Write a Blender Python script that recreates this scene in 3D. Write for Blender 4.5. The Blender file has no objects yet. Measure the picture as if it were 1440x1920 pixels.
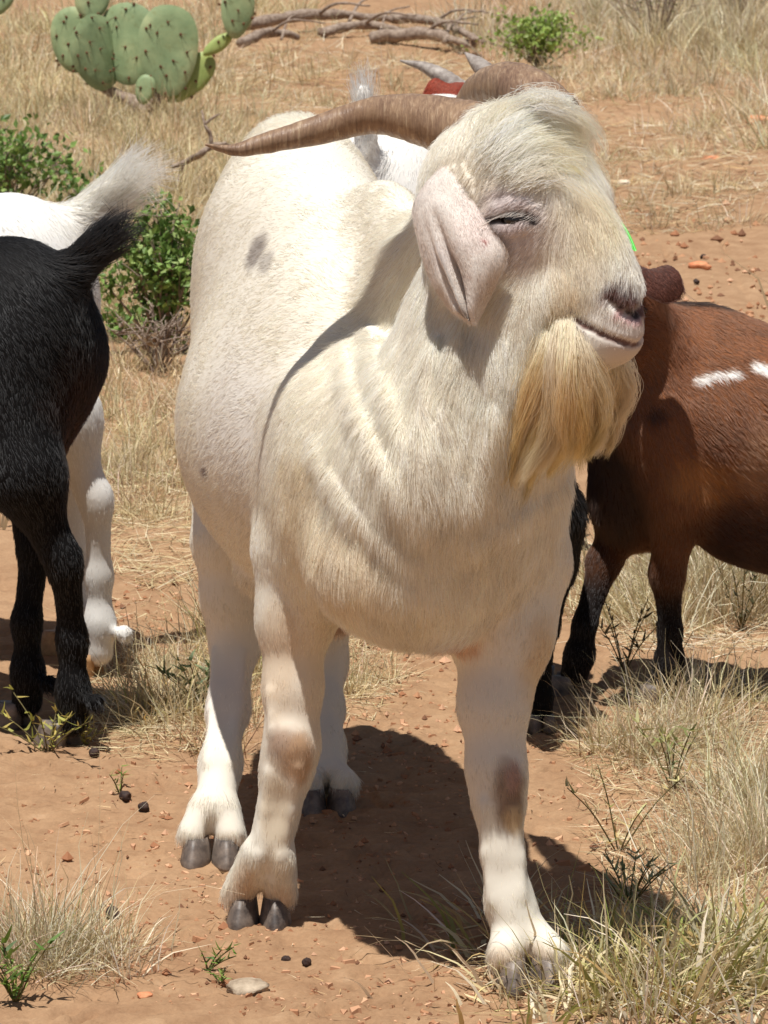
import bpy, math, random
import numpy as np
from mathutils import Vector, Matrix

rng = np.random.default_rng(7)
random.seed(7)
SC = bpy.context.scene
COL = SC.collection

# ------------------------------------------------------------------ camera, world, sun, exposure
CAM_H, PITCH, FPX = 1.46, math.radians(10.2), 8250.0      # metres, radians, focal length in photo pixels (1440x1920)
cam_d = bpy.data.cameras.new('camera')
cam = bpy.data.objects.new('camera', cam_d)
COL.objects.link(cam)
cam.location = (0, 0, CAM_H)
cam.rotation_euler = (math.pi / 2 - PITCH, 0, 0)
cam_d.sensor_fit = 'VERTICAL'
cam_d.sensor_height = 24.0
cam_d.sensor_width = 18.0
cam_d.lens = FPX / 1920 * 24.0
cam_d.clip_end = 2000
cam_d.dof.use_dof = True
cam_d.dof.focus_distance = 5.12
cam_d.dof.aperture_fstop = 27
SC.camera = cam

SUN_EL, SUN_AZ = math.radians(75.5), math.radians(-26)        # azimuth: degrees to the right of straight behind the camera
sun_vec = Vector((math.sin(SUN_AZ) * math.cos(SUN_EL), -math.cos(SUN_AZ) * math.cos(SUN_EL), math.sin(SUN_EL)))
world = bpy.data.worlds.new('World')
SC.world = world
world.use_nodes = True
wn = world.node_tree.nodes
sky = wn.new('ShaderNodeTexSky')
sky.sky_type = 'NISHITA'
sky.sun_disc = False
sky.sun_elevation = SUN_EL
sky.sun_rotation = math.atan2(sun_vec.x, sun_vec.y)
world.node_tree.links.new(sky.outputs[0], wn['Background'].inputs[0])
wn['Background'].inputs[1].default_value = 0.05
sun_d = bpy.data.lights.new('sun', 'SUN')
sun_d.energy = 5.0
sun_d.angle = math.radians(0.55)
sun_d.color = (1.0, 0.97, 0.925)
sun = bpy.data.objects.new('sun', sun_d)
COL.objects.link(sun)
sun.rotation_euler = sun_vec.to_track_quat('Z', 'Y').to_euler()
SC.cycles.diffuse_bounces = 8
SC.view_settings.view_transform = 'Standard'
SC.view_settings.look = 'None'
SC.view_settings.exposure = 0.17
SC.view_settings.gamma = 1.0
SC.view_settings.use_curve_mapping = False

# ------------------------------------------------------------------ helpers
CP, SP = math.cos(PITCH), math.sin(PITCH)
def A(*v): return np.array(v, dtype=np.float64)
def nrm(v):
    v = np.asarray(v, dtype=np.float64)
    return v / (np.linalg.norm(v, axis=-1, keepdims=True) + 1e-12)
def ray(u, v):
    x, y = (u - 720) / FPX, (960 - v) / FPX
    return A(x, CP + y * SP, -SP + y * CP)
def P(u, v, Y):                      # photo pixel + depth -> point in the place
    d = ray(u, v)
    return A(0, 0, CAM_H) + d * (Y / d[1])
def G(u, v, z=0.0):                  # photo pixel -> point on the ground
    d = ray(u, v)
    return A(0, 0, CAM_H) + d * ((z - CAM_H) / d[2])
def MPP(Y): return Y / CP / FPX      # metres per photo pixel
def lin(r, g, b):
    return tuple(((c / 255) / 12.92 if c / 255 <= 0.04045 else ((c / 255 + 0.055) / 1.055) ** 2.4) for c in (r, g, b))

def hash3(i, j, k, seed):
    n = (i.astype(np.int64) * 374761393 + j.astype(np.int64) * 668265263 + k.astype(np.int64) * 2147483647 + seed * 1274126177) & 0xFFFFFFFF
    n = ((n ^ (n >> 13)) * 1274126177) & 0xFFFFFFFF
    n = ((n ^ (n >> 16)) * 2246822519) & 0xFFFFFFFF
    return ((n ^ (n >> 15)) & 0xFFFFFF) / float(0xFFFFFF)
def vnoise(p, freq, seed=0):         # value noise, -1..1
    q = np.asarray(p) * freq
    f = np.floor(q).astype(np.int64)
    t = q - f
    t = t * t * (3 - 2 * t)
    out = 0
    for dx in (0, 1):
        for dy in (0, 1):
            for dz in (0, 1):
                w = (t[..., 0] if dx else 1 - t[..., 0]) * (t[..., 1] if dy else 1 - t[..., 1]) * (t[..., 2] if dz else 1 - t[..., 2])
                out = out + w * hash3(f[..., 0] + dx, f[..., 1] + dy, f[..., 2] + dz, seed)
    return out * 2 - 1
def vnoise3(p, freq, seed=0):
    return np.stack([vnoise(p, freq, seed + 11 * i) for i in range(3)], -1)

# ------------------------------------------------------------------ object helpers
def tag(o, label=None, category=None, group=None, kind=None):
    for k, v in (('label', label), ('category', category), ('group', group), ('kind', kind)):
        if v: o[k] = v
    return o
def empty(name, loc=(0, 0, 0)):
    o = bpy.data.objects.new(name, None)
    o.empty_display_size = 0.1
    COL.objects.link(o)
    o.location = loc
    return o
def link(name, data, mat=None, parent=None):
    o = bpy.data.objects.new(name, data)
    COL.objects.link(o)
    if mat is not None: data.materials.append(mat)
    if parent is not None:
        o.parent = parent
        base = np.array(parent.location) if parent.parent is None else A(0, 0, 0)
        o.matrix_parent_inverse = Matrix.Translation(Vector(-base))
    return o
def mesh_np(name, V, F, cols=None, smooth=True):
    """V (n,3); F (m,4) or (m,3) int array or list of both"""
    me = bpy.data.meshes.new(name)
    V = np.asarray(V, dtype=np.float32)
    Fs = F if isinstance(F, list) else [F]
    Fs = [np.asarray(f, dtype=np.int32) for f in Fs if len(f)]
    loops = np.concatenate([f.ravel() for f in Fs])
    tot = np.concatenate([np.full(len(f), f.shape[1], dtype=np.int32) for f in Fs])
    me.vertices.add(len(V)); me.vertices.foreach_set('co', V.ravel())
    me.loops.add(len(loops)); me.loops.foreach_set('vertex_index', loops)
    me.polygons.add(len(tot))
    me.polygons.foreach_set('loop_start', np.concatenate([[0], np.cumsum(tot)[:-1]]).astype(np.int32))
    me.polygons.foreach_set('loop_total', tot)
    me.polygons.foreach_set('use_smooth', np.full(len(tot), smooth))
    if cols is not None:
        at = me.attributes.new('col', 'FLOAT_COLOR', 'POINT')
        c = np.ones((len(V), 4), dtype=np.float32); c[:, :3] = cols
        at.data.foreach_set('color', c.ravel())
    me.update(); me.validate()
    return me
def catmull(pts, n):
    pts = np.asarray(pts, dtype=np.float64)
    q = np.vstack([2 * pts[0] - pts[1], pts, 2 * pts[-1] - pts[-2]])
    out = []
    m = len(pts) - 1
    for t in np.linspace(0, m, n):
        i = min(int(t), m - 1); s = t - i
        a, b, c, d = q[i], q[i + 1], q[i + 2], q[i + 3]
        out.append(0.5 * (2 * b + (c - a) * s + (2 * a - 5 * b + 4 * c - d) * s * s + (3 * b - a - 3 * c + d) * s ** 3))
    return np.array(out)
def tube(path, radii, seg=8, rough=0.0, flat=1.0, up=(0, 0, 1), seed=0, cap=True):
    path = np.asarray(path, dtype=np.float64); n = len(path)
    radii = np.broadcast_to(np.asarray(radii, dtype=np.float64), (n,))
    T = nrm(np.gradient(path, axis=0))
    U = nrm(np.cross(T, np.broadcast_to(A(*up) + A(.013, .017, 0), (n, 3))))
    W = np.cross(U, T)
    th = np.linspace(0, 2 * np.pi, seg, endpoint=False)
    V = path[:, None, :] + radii[:, None, None] * (np.cos(th)[None, :, None] * U[:, None, :] + flat * np.sin(th)[None, :, None] * W[:, None, :])
    V = V.reshape(-1, 3)
    if rough: V = V + vnoise3(V, 1.0 / (np.max(radii) * 1.6), seed) * rough
    i = np.arange(n - 1)[:, None] * seg; j = np.arange(seg)[None, :]; k = (np.arange(seg)[None, :] + 1) % seg
    Q = np.stack([i + j, i + k, i + seg + k, i + seg + j], -1).reshape(-1, 4)
    Fs = [Q]
    if cap:
        V = np.vstack([V, path[0], path[-1]])
        a = np.arange(seg); b = (a + 1) % seg
        Fs.append(np.stack([b, a, np.full(seg, n * seg)], -1))
        Fs.append(np.stack([(n - 1) * seg + a, (n - 1) * seg + b, np.full(seg, n * seg + 1)], -1))
    return V, Fs
class Bag:                            # collects shapes of ONE part into one mesh
    def __init__(s): s.V, s.F, s.C, s.n = [], {3: [], 4: []}, [], 0
    def add(s, V, Fs, col=None):
        for f in (Fs if isinstance(Fs, list) else [Fs]):
            if len(f): s.F[np.asarray(f).shape[1]].append(np.asarray(f) + s.n)
        s.V.append(np.asarray(V)); s.n += len(V)
        s.C.append(np.broadcast_to(np.asarray(col if col is not None else (1, 1, 1), dtype=np.float32), (len(V), 3)))
    def mesh(s, name, smooth=True):
        return mesh_np(name, np.vstack(s.V), [np.vstack(f) for f in s.F.values() if f], np.vstack(s.C), smooth)

# ------------------------------------------------------------------ materials
def new_mat(name):
    m = bpy.data.materials.new(name); m.use_nodes = True
    nt = m.node_tree
    return m, nt, nt.nodes['Principled BSDF'], nt.nodes['Material Output']
def N(nt, t, **kw):
    n = nt.nodes.new(t)
    for k, v in kw.items(): setattr(n, k, v)
    return n
def ramp(nt, src, stops):
    r = N(nt, 'ShaderNodeValToRGB')
    el = r.color_ramp.elements
    while len(el) < len(stops): el.new(0.5)
    for e, (p, c) in zip(el, stops):
        e.position = p; e.color = (*c, 1) if len(c) == 3 else c
    nt.links.new(src, r.inputs[0])
    return r.outputs[0]
def noise_node(nt, scale, detail=4, rough=0.6, vec=None, dist=0.0):
    n = N(nt, 'ShaderNodeTexNoise')
    n.inputs['Scale'].default_value = scale; n.inputs['Detail'].default_value = detail
    n.inputs['Roughness'].default_value = rough; n.inputs['Distortion'].default_value = dist
    if vec is not None: nt.links.new(vec, n.inputs['Vector'])
    return n.outputs['Fac']
def mixc(nt, fac, a, b, mode='MIX'):
    m = N(nt, 'ShaderNodeMix', data_type='RGBA', blend_type=mode)
    for s, v in ((m.inputs[0], fac), (m.inputs[6], a), (m.inputs[7], b)):
        if isinstance(v, bpy.types.NodeSocket): nt.links.new(v, s)
        elif isinstance(v, (int, float)): s.default_value = v
        else: s.default_value = (*v, 1)
    return m.outputs[2]
def bump(nt, src, bsdf, strength=0.5, dist=0.01):
    b = N(nt, 'ShaderNodeBump')
    b.inputs['Strength'].default_value = strength; b.inputs['Distance'].default_value = dist
    nt.links.new(src, b.inputs['Height']); nt.links.new(b.outputs[0], bsdf.inputs['Normal'])
def objco(nt):
    return N(nt, 'ShaderNodeTexCoord').outputs['Object']

def mat_simple(name, c1, c2, scale=20, rough=0.8, spec=0.3, bs=0.3, bd=0.004, lo=0.35, hi=0.65):
    m, nt, b, out = new_mat(name)
    co = objco(nt)
    nz = noise_node(nt, scale, 6, 0.65, co)
    nt.links.new(ramp(nt, nz, [(lo, c1), (hi, c2)]), b.inputs['Base Color'])
    b.inputs['Roughness'].default_value = rough
    b.inputs['Specular IOR Level'].default_value = spec
    if bs: bump(nt, noise_node(nt, scale * 3, 6, 0.7, co), b, bs, bd)
    return m
def mat_attr(name, rough=0.7, spec=0.2, transl=0.0, bump_scale=0, var=0.0):
    m, nt, b, out = new_mat(name)
    at = N(nt, 'ShaderNodeAttribute', attribute_name='col')
    c = at.outputs['Color']
    if var:
        c = mixc(nt, var, c, ramp(nt, noise_node(nt, 60, 5, 0.7, objco(nt)), [(0.3, (0.35, 0.33, 0.3)), (0.7, (1, 1, 1))]), 'MULTIPLY')
    nt.links.new(c, b.inputs['Base Color'])
    b.inputs['Roughness'].default_value = rough
    b.inputs['Specular IOR Level'].default_value = spec
    if bump_scale: bump(nt, noise_node(nt, bump_scale, 5, 0.7, objco(nt)), b, 0.4, 0.003)
    if transl:
        t = N(nt, 'ShaderNodeBsdfTranslucent'); nt.links.new(c, t.inputs['Color'])
        mx = N(nt, 'ShaderNodeMixShader'); mx.inputs[0].default_value = transl
        nt.links.new(b.outputs[0], mx.inputs[1]); nt.links.new(t.outputs[0], mx.inputs[2])
        nt.links.new(mx.outputs[0], out.inputs['Surface'])
    return m
def mat_hair(name, gloss=0.06, rough=0.35, transl=0.25, fibre=0.28):
    m, nt, b, out = new_mat(name)
    nt.nodes.remove(b)
    at = N(nt, 'ShaderNodeAttribute', attribute_name='col')
    d = N(nt, 'ShaderNodeBsdfDiffuse'); t = N(nt, 'ShaderNodeBsdfTranslucent'); g = N(nt, 'ShaderNodeBsdfHair')
    g.component = 'Reflection'
    g.inputs['RoughnessU'].default_value = rough; g.inputs['RoughnessV'].default_value = 0.5
    nt.links.new(at.outputs['Color'], d.inputs['Color']); nt.links.new(at.outputs['Color'], t.inputs['Color'])
    m1 = N(nt, 'ShaderNodeMixShader'); m1.inputs[0].default_value = transl
    nt.links.new(d.outputs[0], m1.inputs[1]); nt.links.new(t.outputs[0], m1.inputs[2])
    m2 = N(nt, 'ShaderNodeMixShader'); m2.inputs[0].default_value = gloss
    nt.links.new(m1.outputs[0], m2.inputs[1]); nt.links.new(g.outputs[0], m2.inputs[2])
    ph = N(nt, 'ShaderNodeBsdfHairPrincipled'); ph.parametrization = 'COLOR'
    ph.inputs['Roughness'].default_value = 0.45; ph.inputs['Radial Roughness'].default_value = 0.6
    nt.links.new(at.outputs['Color'], ph.inputs['Color'])
    m3 = N(nt, 'ShaderNodeMixShader'); m3.inputs[0].default_value = fibre
    nt.links.new(m2.outputs[0], m3.inputs[1]); nt.links.new(ph.outputs[0], m3.inputs[2])
    nt.links.new(m3.outputs[0], out.inputs['Surface'])
    return m

MAT_HAIR = mat_hair('pale_hair', 0.04, 0.35, 0.35, 0.36)
MAT_LOCK = mat_hair('lock_hair', 0.04, 0.35, 0.35, 0.45)
MAT_HAIR_DARK = mat_hair('dark_hair', 0.05, 0.28, 0.1, 0.35)
MAT_SKIN = mat_attr('hide', 0.75, 0.15)
MAT_GRASS = mat_attr('grass_blades', 0.6, 0.25, 0.3)
MAT_LEAF = mat_attr('shrub_leaves', 0.5, 0.35, 0.28)
MAT_BARK = mat_simple('grey_bark', lin(112, 94, 80), lin(170, 152, 136), 60, 0.9, 0.2, 0.6, 0.004)
MAT_HOOF = mat_simple('hoof_horn', lin(70, 62, 58), lin(138, 124, 112), 38, 0.5, 0.5, 0.25, 0.002)
MAT_HOOF_PALE = mat_simple('hoof_pale', lin(150, 110, 70), lin(190, 150, 105), 45, 0.5, 0.4, 0.3, 0.002)
MAT_EYE = mat_simple('dark_eye', lin(18, 12, 10), lin(40, 28, 22), 80, 0.15, 0.6, 0)

# ------------------------------------------------------------------ ground
_pr = np.random.default_rng(5)
PRINTS = [(_pr.uniform(-.62, .62), _pr.uniform(4.45, 6.5), _pr.uniform(.9, 2.2)) for _ in range(46)]
def ground_z(x, y):
    x = np.asarray(x, dtype=np.float64); y = np.asarray(y, dtype=np.float64)
    p = np.stack([x, y, np.zeros_like(x)], -1)
    far = np.clip((y - 7.5) / 6, 0, 1)
    hp = np.zeros_like(x)
    for hx, hy, ha in PRINTS:                 # cloven hoof prints pressed into the dust
        sel = (np.abs(x - hx) < .06) & (np.abs(y - hy) < .06)
        if not sel.any(): continue
        dx, dy = x[sel] - hx, y[sel] - hy
        ca, sa = math.cos(ha), math.sin(ha)
        a_, b_ = dx * ca + dy * sa, -dx * sa + dy * ca
        for sg in (-1, 1):
            q = (a_ / .027) ** 2 + ((b_ - sg * .013) / .011) ** 2
            hp[sel] -= .008 * np.exp(-q ** 1.6) - .0028 * np.exp(-((np.sqrt(q) - 1.5) / .35) ** 2)
    z = 0.004 * vnoise(p, 7, 1) + 0.0035 * vnoise(p, 19, 2) + 0.0022 * vnoise(p, 43, 3)
    pit = vnoise(p * A(1, 1.6, 1), 34, 5)
    z = z - 0.0065 * np.clip(pit - 0.40, 0, 1) * 3
    z = z - 0.004 * np.clip(vnoise(p * A(1, 1.9, 1), 62, 8) - 0.35, 0, 1) * 3
    z = z + 0.0022 * vnoise(p, 90, 4) + hp
    z = z + far * (0.035 * vnoise(p, 1.1, 6) + 0.02 * vnoise(p, 3.1, 7))
    return z
def graded(lo, fine_lo, fine_hi, hi, step, growth):
    c = list(np.arange(fine_lo, fine_hi, step))
    s, x = step, fine_lo; left = []
    while x > lo: s *= growth; x -= s; left.append(x)
    s, x = step, c[-1]; right = []
    while x < hi: s *= growth; x += s; right.append(x)
    return np.array(left[::-1] + c + right)
gx = graded(-300, -0.95, 0.95, 300, 0.0065, 1.06)
gy = graded(-60, 4.35, 6.9, 600, 0.0065, 1.035)
GX, GY = np.meshgrid(gx, gy)
GV = np.stack([GX, GY, ground_z(GX, GY)], -1).reshape(-1, 3)
nx, ny = len(gx), len(gy)
ii = (np.arange(ny - 1)[:, None] * nx + np.arange(nx - 1)[None, :]).ravel()
GF = np.stack([ii, ii + 1, ii + nx + 1, ii + nx], -1)
def mat_ground():
    m, nt, b, out = new_mat('red_dirt')
    co = objco(nt)
    big = noise_node(nt, 1.7, 5, 0.6, co)
    mid = noise_node(nt, 14, 6, 0.7, co)
    fine = noise_node(nt, 160, 6, 0.75, co)
    c = ramp(nt, big, [(0.3, lin(150, 117, 88)), (0.55, lin(168, 135, 103)), (0.75, lin(186, 154, 122))])
    c = mixc(nt, 0.55, c, ramp(nt, mid, [(0.3, lin(138, 104, 77)), (0.6, lin(177, 143, 110)), (0.8, lin(206, 175, 142))]))
    c = mixc(nt, 0.45, c, ramp(nt, fine, [(0.32, (0.62, 0.6, 0.58)), (0.6, (1, 1, 1)), (0.8, (1.1, 1.1, 1.1))]), 'MULTIPLY')
    nt.links.new(c, b.inputs['Base Color'])
    b.inputs['Roughness'].default_value = 0.95
    b.inputs['Specular IOR Level'].default_value = 0.08
    bump(nt, noise_node(nt, 110, 8, 0.75, co), b, 0.55, 0.006)
    return m
ground = link('ground', mesh_np('ground', GV, GF), mat_ground())
tag(ground, 'trodden reddish brown dirt ground under the goats', None, None, 'structure')

# ------------------------------------------------------------------ signed-distance sculpting
class Sculpt:
    def __init__(s): s.p = []
    def add(s, kind, k, col, flow, ln, lift, **kw):
        kw.update(kind=kind, k=k, col=A(*col) if col is not None else None, flow=nrm(A(*flow)) if flow is not None else None, len=ln, lift=lift)
        if kind == 'cone':
            c = (kw['a'] + kw['b']) / 2; kw['bc'] = c; kw['br'] = np.linalg.norm(kw['a'] - c) + max(kw['ra'], kw['rb'])
        else:
            kw['bc'] = kw['c']; kw['br'] = max(kw['r'])
        s.p.append(kw)
    def cone(s, a, b, ra, rb, k=0.03, col=None, flow=None, ln=0.012, lift=0.5, sub=False):
        a, b = np.asarray(a, float), np.asarray(b, float)
        s.add('cone', k, col, flow if flow is not None else b - a + 1e-6, ln, lift, a=a, b=b, ra=ra, rb=rb, sub=sub)
    def chain(s, pts, k=0.03, **kw):   # pts: list of (point, radius)
        for (a, ra), (b, rb) in zip(pts[:-1], pts[1:]): s.cone(a, b, ra, rb, k, **kw)
    def ell(s, c, r, R=None, k=0.04, col=None, flow=(0, 0, -1), ln=0.012, lift=0.5, sub=False):
        s.add('ell', k, col, flow, ln, lift, c=np.asarray(c, float), r=A(*r), R=np.eye(3) if R is None else np.asarray(R, float), sub=sub)
    @staticmethod
    def dist(q, X):
        if q['kind'] == 'cone':
            ab = q['b'] - q['a']; pa = X - q['a']
            t = np.clip(pa @ ab / (ab @ ab + 1e-12), 0, 1)
            d = pa - t[:, None] * ab
            return np.sqrt(np.einsum('ij,ij->i', d, d)) - (q['ra'] + (q['rb'] - q['ra']) * t)
        Y = (X - q['c']) @ q['R'].T
        a = Y / q['r']; b = a / q['r']
        k0 = np.sqrt(np.einsum('ij,ij->i', a, a)); k1 = np.sqrt(np.einsum('ij,ij->i', b, b))
        return k0 * (k0 - 1) / (k1 + 1e-9)
    def f(s, X, cull=None):
        d = np.full(len(X), 0.5)
        ps = s.p
        if cull is not None:
            if getattr(s, 'nb', -1) != len(ps):
                s.BC = np.array([q['bc'] for q in ps]); s.BR = np.array([q['br'] for q in ps]); s.nb = len(ps)
            near = np.linalg.norm(s.BC - cull[0], axis=1) - s.BR - cull[1] < 0.1
            ps = [q for q, w in zip(ps, near) if w]
        for q in ps:
            e = s.dist(q, X)
            k = q['k']
            if q['sub']:
                h = np.maximum(k - np.abs(d + e), 0) / k
                d = np.maximum(d, -e) + h * h * k / 4
            else:
                h = np.maximum(k - np.abs(d - e), 0) / k
                d = np.minimum(d, e) - h * h * k / 4
        return d
    def hit(s, u, v, y0=4.4, y1=8.0):   # point of the sculpted surface seen at a photo pixel
        d = ray(u, v); o = A(0, 0, CAM_H); t = y0 / d[1]
        for _ in range(200):
            p = o + d * t
            e = s.f(p[None], (p, 0.12))[0]
            if e < 0.0006: return p
            t += max(min(e, 0.07) * 0.7, 0.0006) / np.linalg.norm(d)
            if t * d[1] > y1: break
        return None
    def attrs(s, X):
        ps = [q for q in s.p if not q['sub'] and q['col'] is not None]
        col = np.zeros((len(X), 3)); fl = np.zeros((len(X), 3)); ln = np.zeros(len(X)); lf = np.zeros(len(X)); W = np.zeros(len(X))
        for q in ps:
            w = np.exp(-np.maximum(s.dist(q, X), -0.05) / 0.011)
            col += w[:, None] * q['col']; fl += w[:, None] * q['flow']; ln += w * q['len']; lf += w * q['lift']; W += w
        return col / W[:, None], nrm(fl), ln / W, lf / W
    def bounds(s, m=0.03):
        lo = np.min([q['bc'] - q['br'] for q in s.p if not q['sub']], 0) - m
        hi = np.max([q['bc'] + q['br'] for q in s.p if not q['sub']], 0) + m
        return lo, hi
    def polygonise(s, h, side=None):
        """sparse surface nets; side(X)->bool keeps only cells there"""
        B = 8
        lo, hi = s.bounds()
        nb = np.ceil((hi - lo) / (B * h)).astype(int)
        bi = np.stack(np.meshgrid(*[np.arange(n) for n in nb], indexing='ij'), -1).reshape(-1, 3)
        C = lo + (bi + 0.5) * B * h
        d = s.f(C)
        keep = np.abs(d) < B * h * 1.5
        if side is not None:
            keep &= side(C, B * h)
        bi = bi[keep]
        NY, NZ = nb[1] * B + 2, nb[2] * B + 2
        loc = np.stack(np.meshgrid(*[np.arange(B + 1)] * 3, indexing='ij'), -1).reshape(-1, 3)
        ids, verts, quads = [], [], []
        cid = lambda I: (I[..., 0].astype(np.int64) * NY + I[..., 1]) * NZ + I[..., 2]
        key = (bi // 3) @ np.array([1000000, 1000, 1])
        o = np.argsort(key, kind='stable'); bi = bi[o]; cut = np.flatnonzero(np.diff(key[o])) + 1
        for blk in np.split(bi, cut):
            I = (blk[:, None, :] * B + loc[None]).reshape(-1, 3)
            X = lo + I * h
            mn, mx = X.min(0), X.max(0)
            D = s.f(X, ((mn + mx) / 2, np.linalg.norm(mx - mn) / 2)).reshape(-1, B + 1, B + 1, B + 1)
            S = D < 0
            cs = np.stack([S[:, a:a + B, b:b + B, c:c + B] for a in (0, 1) for b in (0, 1) for c in (0, 1)], -1)
            act = np.argwhere(cs.any(-1) & ~cs.all(-1))
            if len(act) == 0: continue
            w = act[:, 0]
            val = np.stack([D[w, act[:, 1] + a, act[:, 2] + b, act[:, 3] + c] for a in (0, 1) for b in (0, 1) for c in (0, 1)], -1)
            cor = A(*[0] * 0) if False else np.array([(a, b, c) for a in (0, 1) for b in (0, 1) for c in (0, 1)], float)
            acc = np.zeros((len(act), 3)); cnt = np.zeros(len(act))
            for e0 in range(8):
                for ax in (1, 2, 4):
                    e1 = e0 | ax
                    if e1 == e0: continue
                    v0, v1 = val[:, e0], val[:, e1]
                    x = (v0 < 0) != (v1 < 0)
                    t = np.where(x, v0 / np.where(x, v0 - v1, 1), 0)
                    acc += np.where(x[:, None], cor[e0] + t[:, None] * (cor[e1] - cor[e0]), 0); cnt += x
            gi = blk[w] * B + act[:, 1:]
            ids.append(cid(gi)); verts.append(lo + (gi + acc / cnt[:, None]) * h)
            for ax in range(3):
                sl0 = [slice(None)] + [slice(0, B)] * 3; sl1 = list(sl0); sl1[ax + 1] = slice(1, B + 1)
                s0, s1 = S[tuple(sl0)], S[tuple(sl1)]
                ed = np.argwhere(s0 != s1)
                if len(ed) == 0: continue
                inside = s0[tuple(ed.T)]
                g = blk[ed[:, 0]] * B + ed[:, 1:]
                o1, o2 = np.zeros(3, int), np.zeros(3, int)
                o1[(ax + 1) % 3] = -1; o2[(ax + 2) % 3] = -1
                qd = np.stack([cid(g + o1 + o2), cid(g + o2), cid(g), cid(g + o1)], -1)
                qd[~inside] = qd[~inside][:, ::-1]
                quads.append(qd)
        ids = np.concatenate(ids); verts = np.vstack(verts); quads = np.vstack(quads)
        o = np.argsort(ids); ids = ids[o]; verts = verts[o]
        ix = np.clip(np.searchsorted(ids, quads), 0, len(ids) - 1)
        ok = (ids[ix] == quads).all(1)
        return verts, ix[ok]

def vnormals(V, F):
    n = np.cross(V[F[:, 2]] - V[F[:, 0]], V[F[:, 3]] - V[F[:, 1]])
    o = np.zeros_like(V)
    for i in range(4): np.add.at(o, F[:, i], n)
    return nrm(o)
def apply_spots(X, col, spots):
    col = col.copy()
    for c, r, cc, st in spots:
        r = np.asarray(r, float) * np.ones(3)
        near = np.flatnonzero((np.abs(X - c) < r * 1.6).all(1))
        if len(near) == 0: continue
        Xn = X[near]
        q = (Xn - c) / r
        d = np.sqrt((q ** 2).sum(1)) + 0.22 * vnoise(Xn, 1.2 / r.mean(), 5) + 0.16 * vnoise(Xn, 4 / r.mean(), 6)
        w = np.clip((1.15 - d) / 0.6, 0, 1) * st
        col[near] += w[:, None] * (np.asarray(cc) - col[near])
    return col

def make_curves(name, pts, radius, cols, mat, parent, gain=1.0):
    """pts (n,k,3), radius (n,k), cols (n,3)"""
    n, k = pts.shape[:2]
    hc = bpy.data.hair_curves.new(name)
    hc.add_curves([k] * n)
    hc.attributes['position'].data.foreach_set('vector', pts.astype(np.float32).ravel())
    ra = hc.attributes.get('radius') or hc.attributes.new('radius', 'FLOAT', 'POINT')
    ra.data.foreach_set('value', radius.astype(np.float32).ravel())
    cols = np.asarray(cols)
    if cols.ndim == 3: cols = cols.reshape(-1, 3)
    at = hc.attributes.new('col', 'FLOAT_COLOR', 'POINT' if len(cols) == n * k else 'CURVE')
    c = np.ones((len(cols), 4), dtype=np.float32); c[:, :3] = cols
    at.data.foreach_set('color', c.ravel())
    return link(name, hc, mat, parent)

def fur(name, S, V, F, VN, spots, count, mat, parent, rad=0.00032, seed=0, k=5, colvar=0.14, dens=None, clump=0.30, gravity=0.25, lenscale=1.0):
    r = np.random.default_rng(seed)
    T = np.vstack([F[:, [0, 1, 2]], F[:, [0, 2, 3]]])
    ar = np.linalg.norm(np.cross(V[T[:, 1]] - V[T[:, 0]], V[T[:, 2]] - V[T[:, 0]]), axis=1)
    if dens is not None: ar = ar * dens(V[T].mean(1))
    pick = np.searchsorted(np.cumsum(ar) / ar.sum(), r.random(count))
    b = r.random((count, 2)); fl = b.sum(1) > 1; b[fl] = 1 - b[fl]
    w = np.stack([1 - b.sum(1), b[:, 0], b[:, 1]], -1)[..., None]
    t = T[np.minimum(pick, len(T) - 1)]
    X = (V[t] * w).sum(1); Nn = nrm((VN[t] * w).sum(1))
    col, flow, ln, lf = S.attrs(X)
    ok = ln > 0.001
    X, Nn, col, flow, ln, lf = X[ok], Nn[ok], col[ok], flow[ok], ln[ok], lf[ok]
    n = len(X)
    clump = (clump * np.clip(ln / .022, .3, 1))[:, None]
    flow = flow + clump * 1.2 * vnoise3(X, 22, seed + 3) + clump * vnoise3(X, 75, seed + 4) + r.normal(0, 0.13, (n, 3))
    tg = nrm(flow - (flow * Nn).sum(1, keepdims=True) * Nn)
    L = ln * lenscale * r.uniform(0.65, 1.15, n) * (1 + 0.8 * clump[:, 0] * vnoise(X, 40, seed + 9))
    lift = np.clip(lf * (1 + 1.6 * clump[:, 0] * vnoise(X, 30, seed + 8)) + r.normal(0, 0.1, n), 0.08, 1.3)
    pts = np.zeros((n, k, 3)); pts[:, 0] = X - Nn * 0.001
    for j in range(1, k):
        s = j / (k - 1)
        dr = tg + Nn * (lift * (1 - 0.75 * s))[:, None] + A(0, 0, -gravity * s)
        pts[:, j] = pts[:, j - 1] + nrm(dr) * (L / (k - 1))[:, None]
    rr = rad * r.uniform(0.7, 1.25, n)[:, None] * np.linspace(1, 0.25, k)[None] * np.ones((n, 1))
    col = apply_spots(X, col, spots)
    col = np.clip(col * (1 + colvar * r.normal(0, 1, (n, 1)) + 0.10 * vnoise(X, 30, seed + 5)[:, None] + 0.07 * vnoise(X, 9, seed + 6)[:, None]), 0.002, 0.92)
    return make_curves(name, pts, rr, col, mat, parent)

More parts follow.
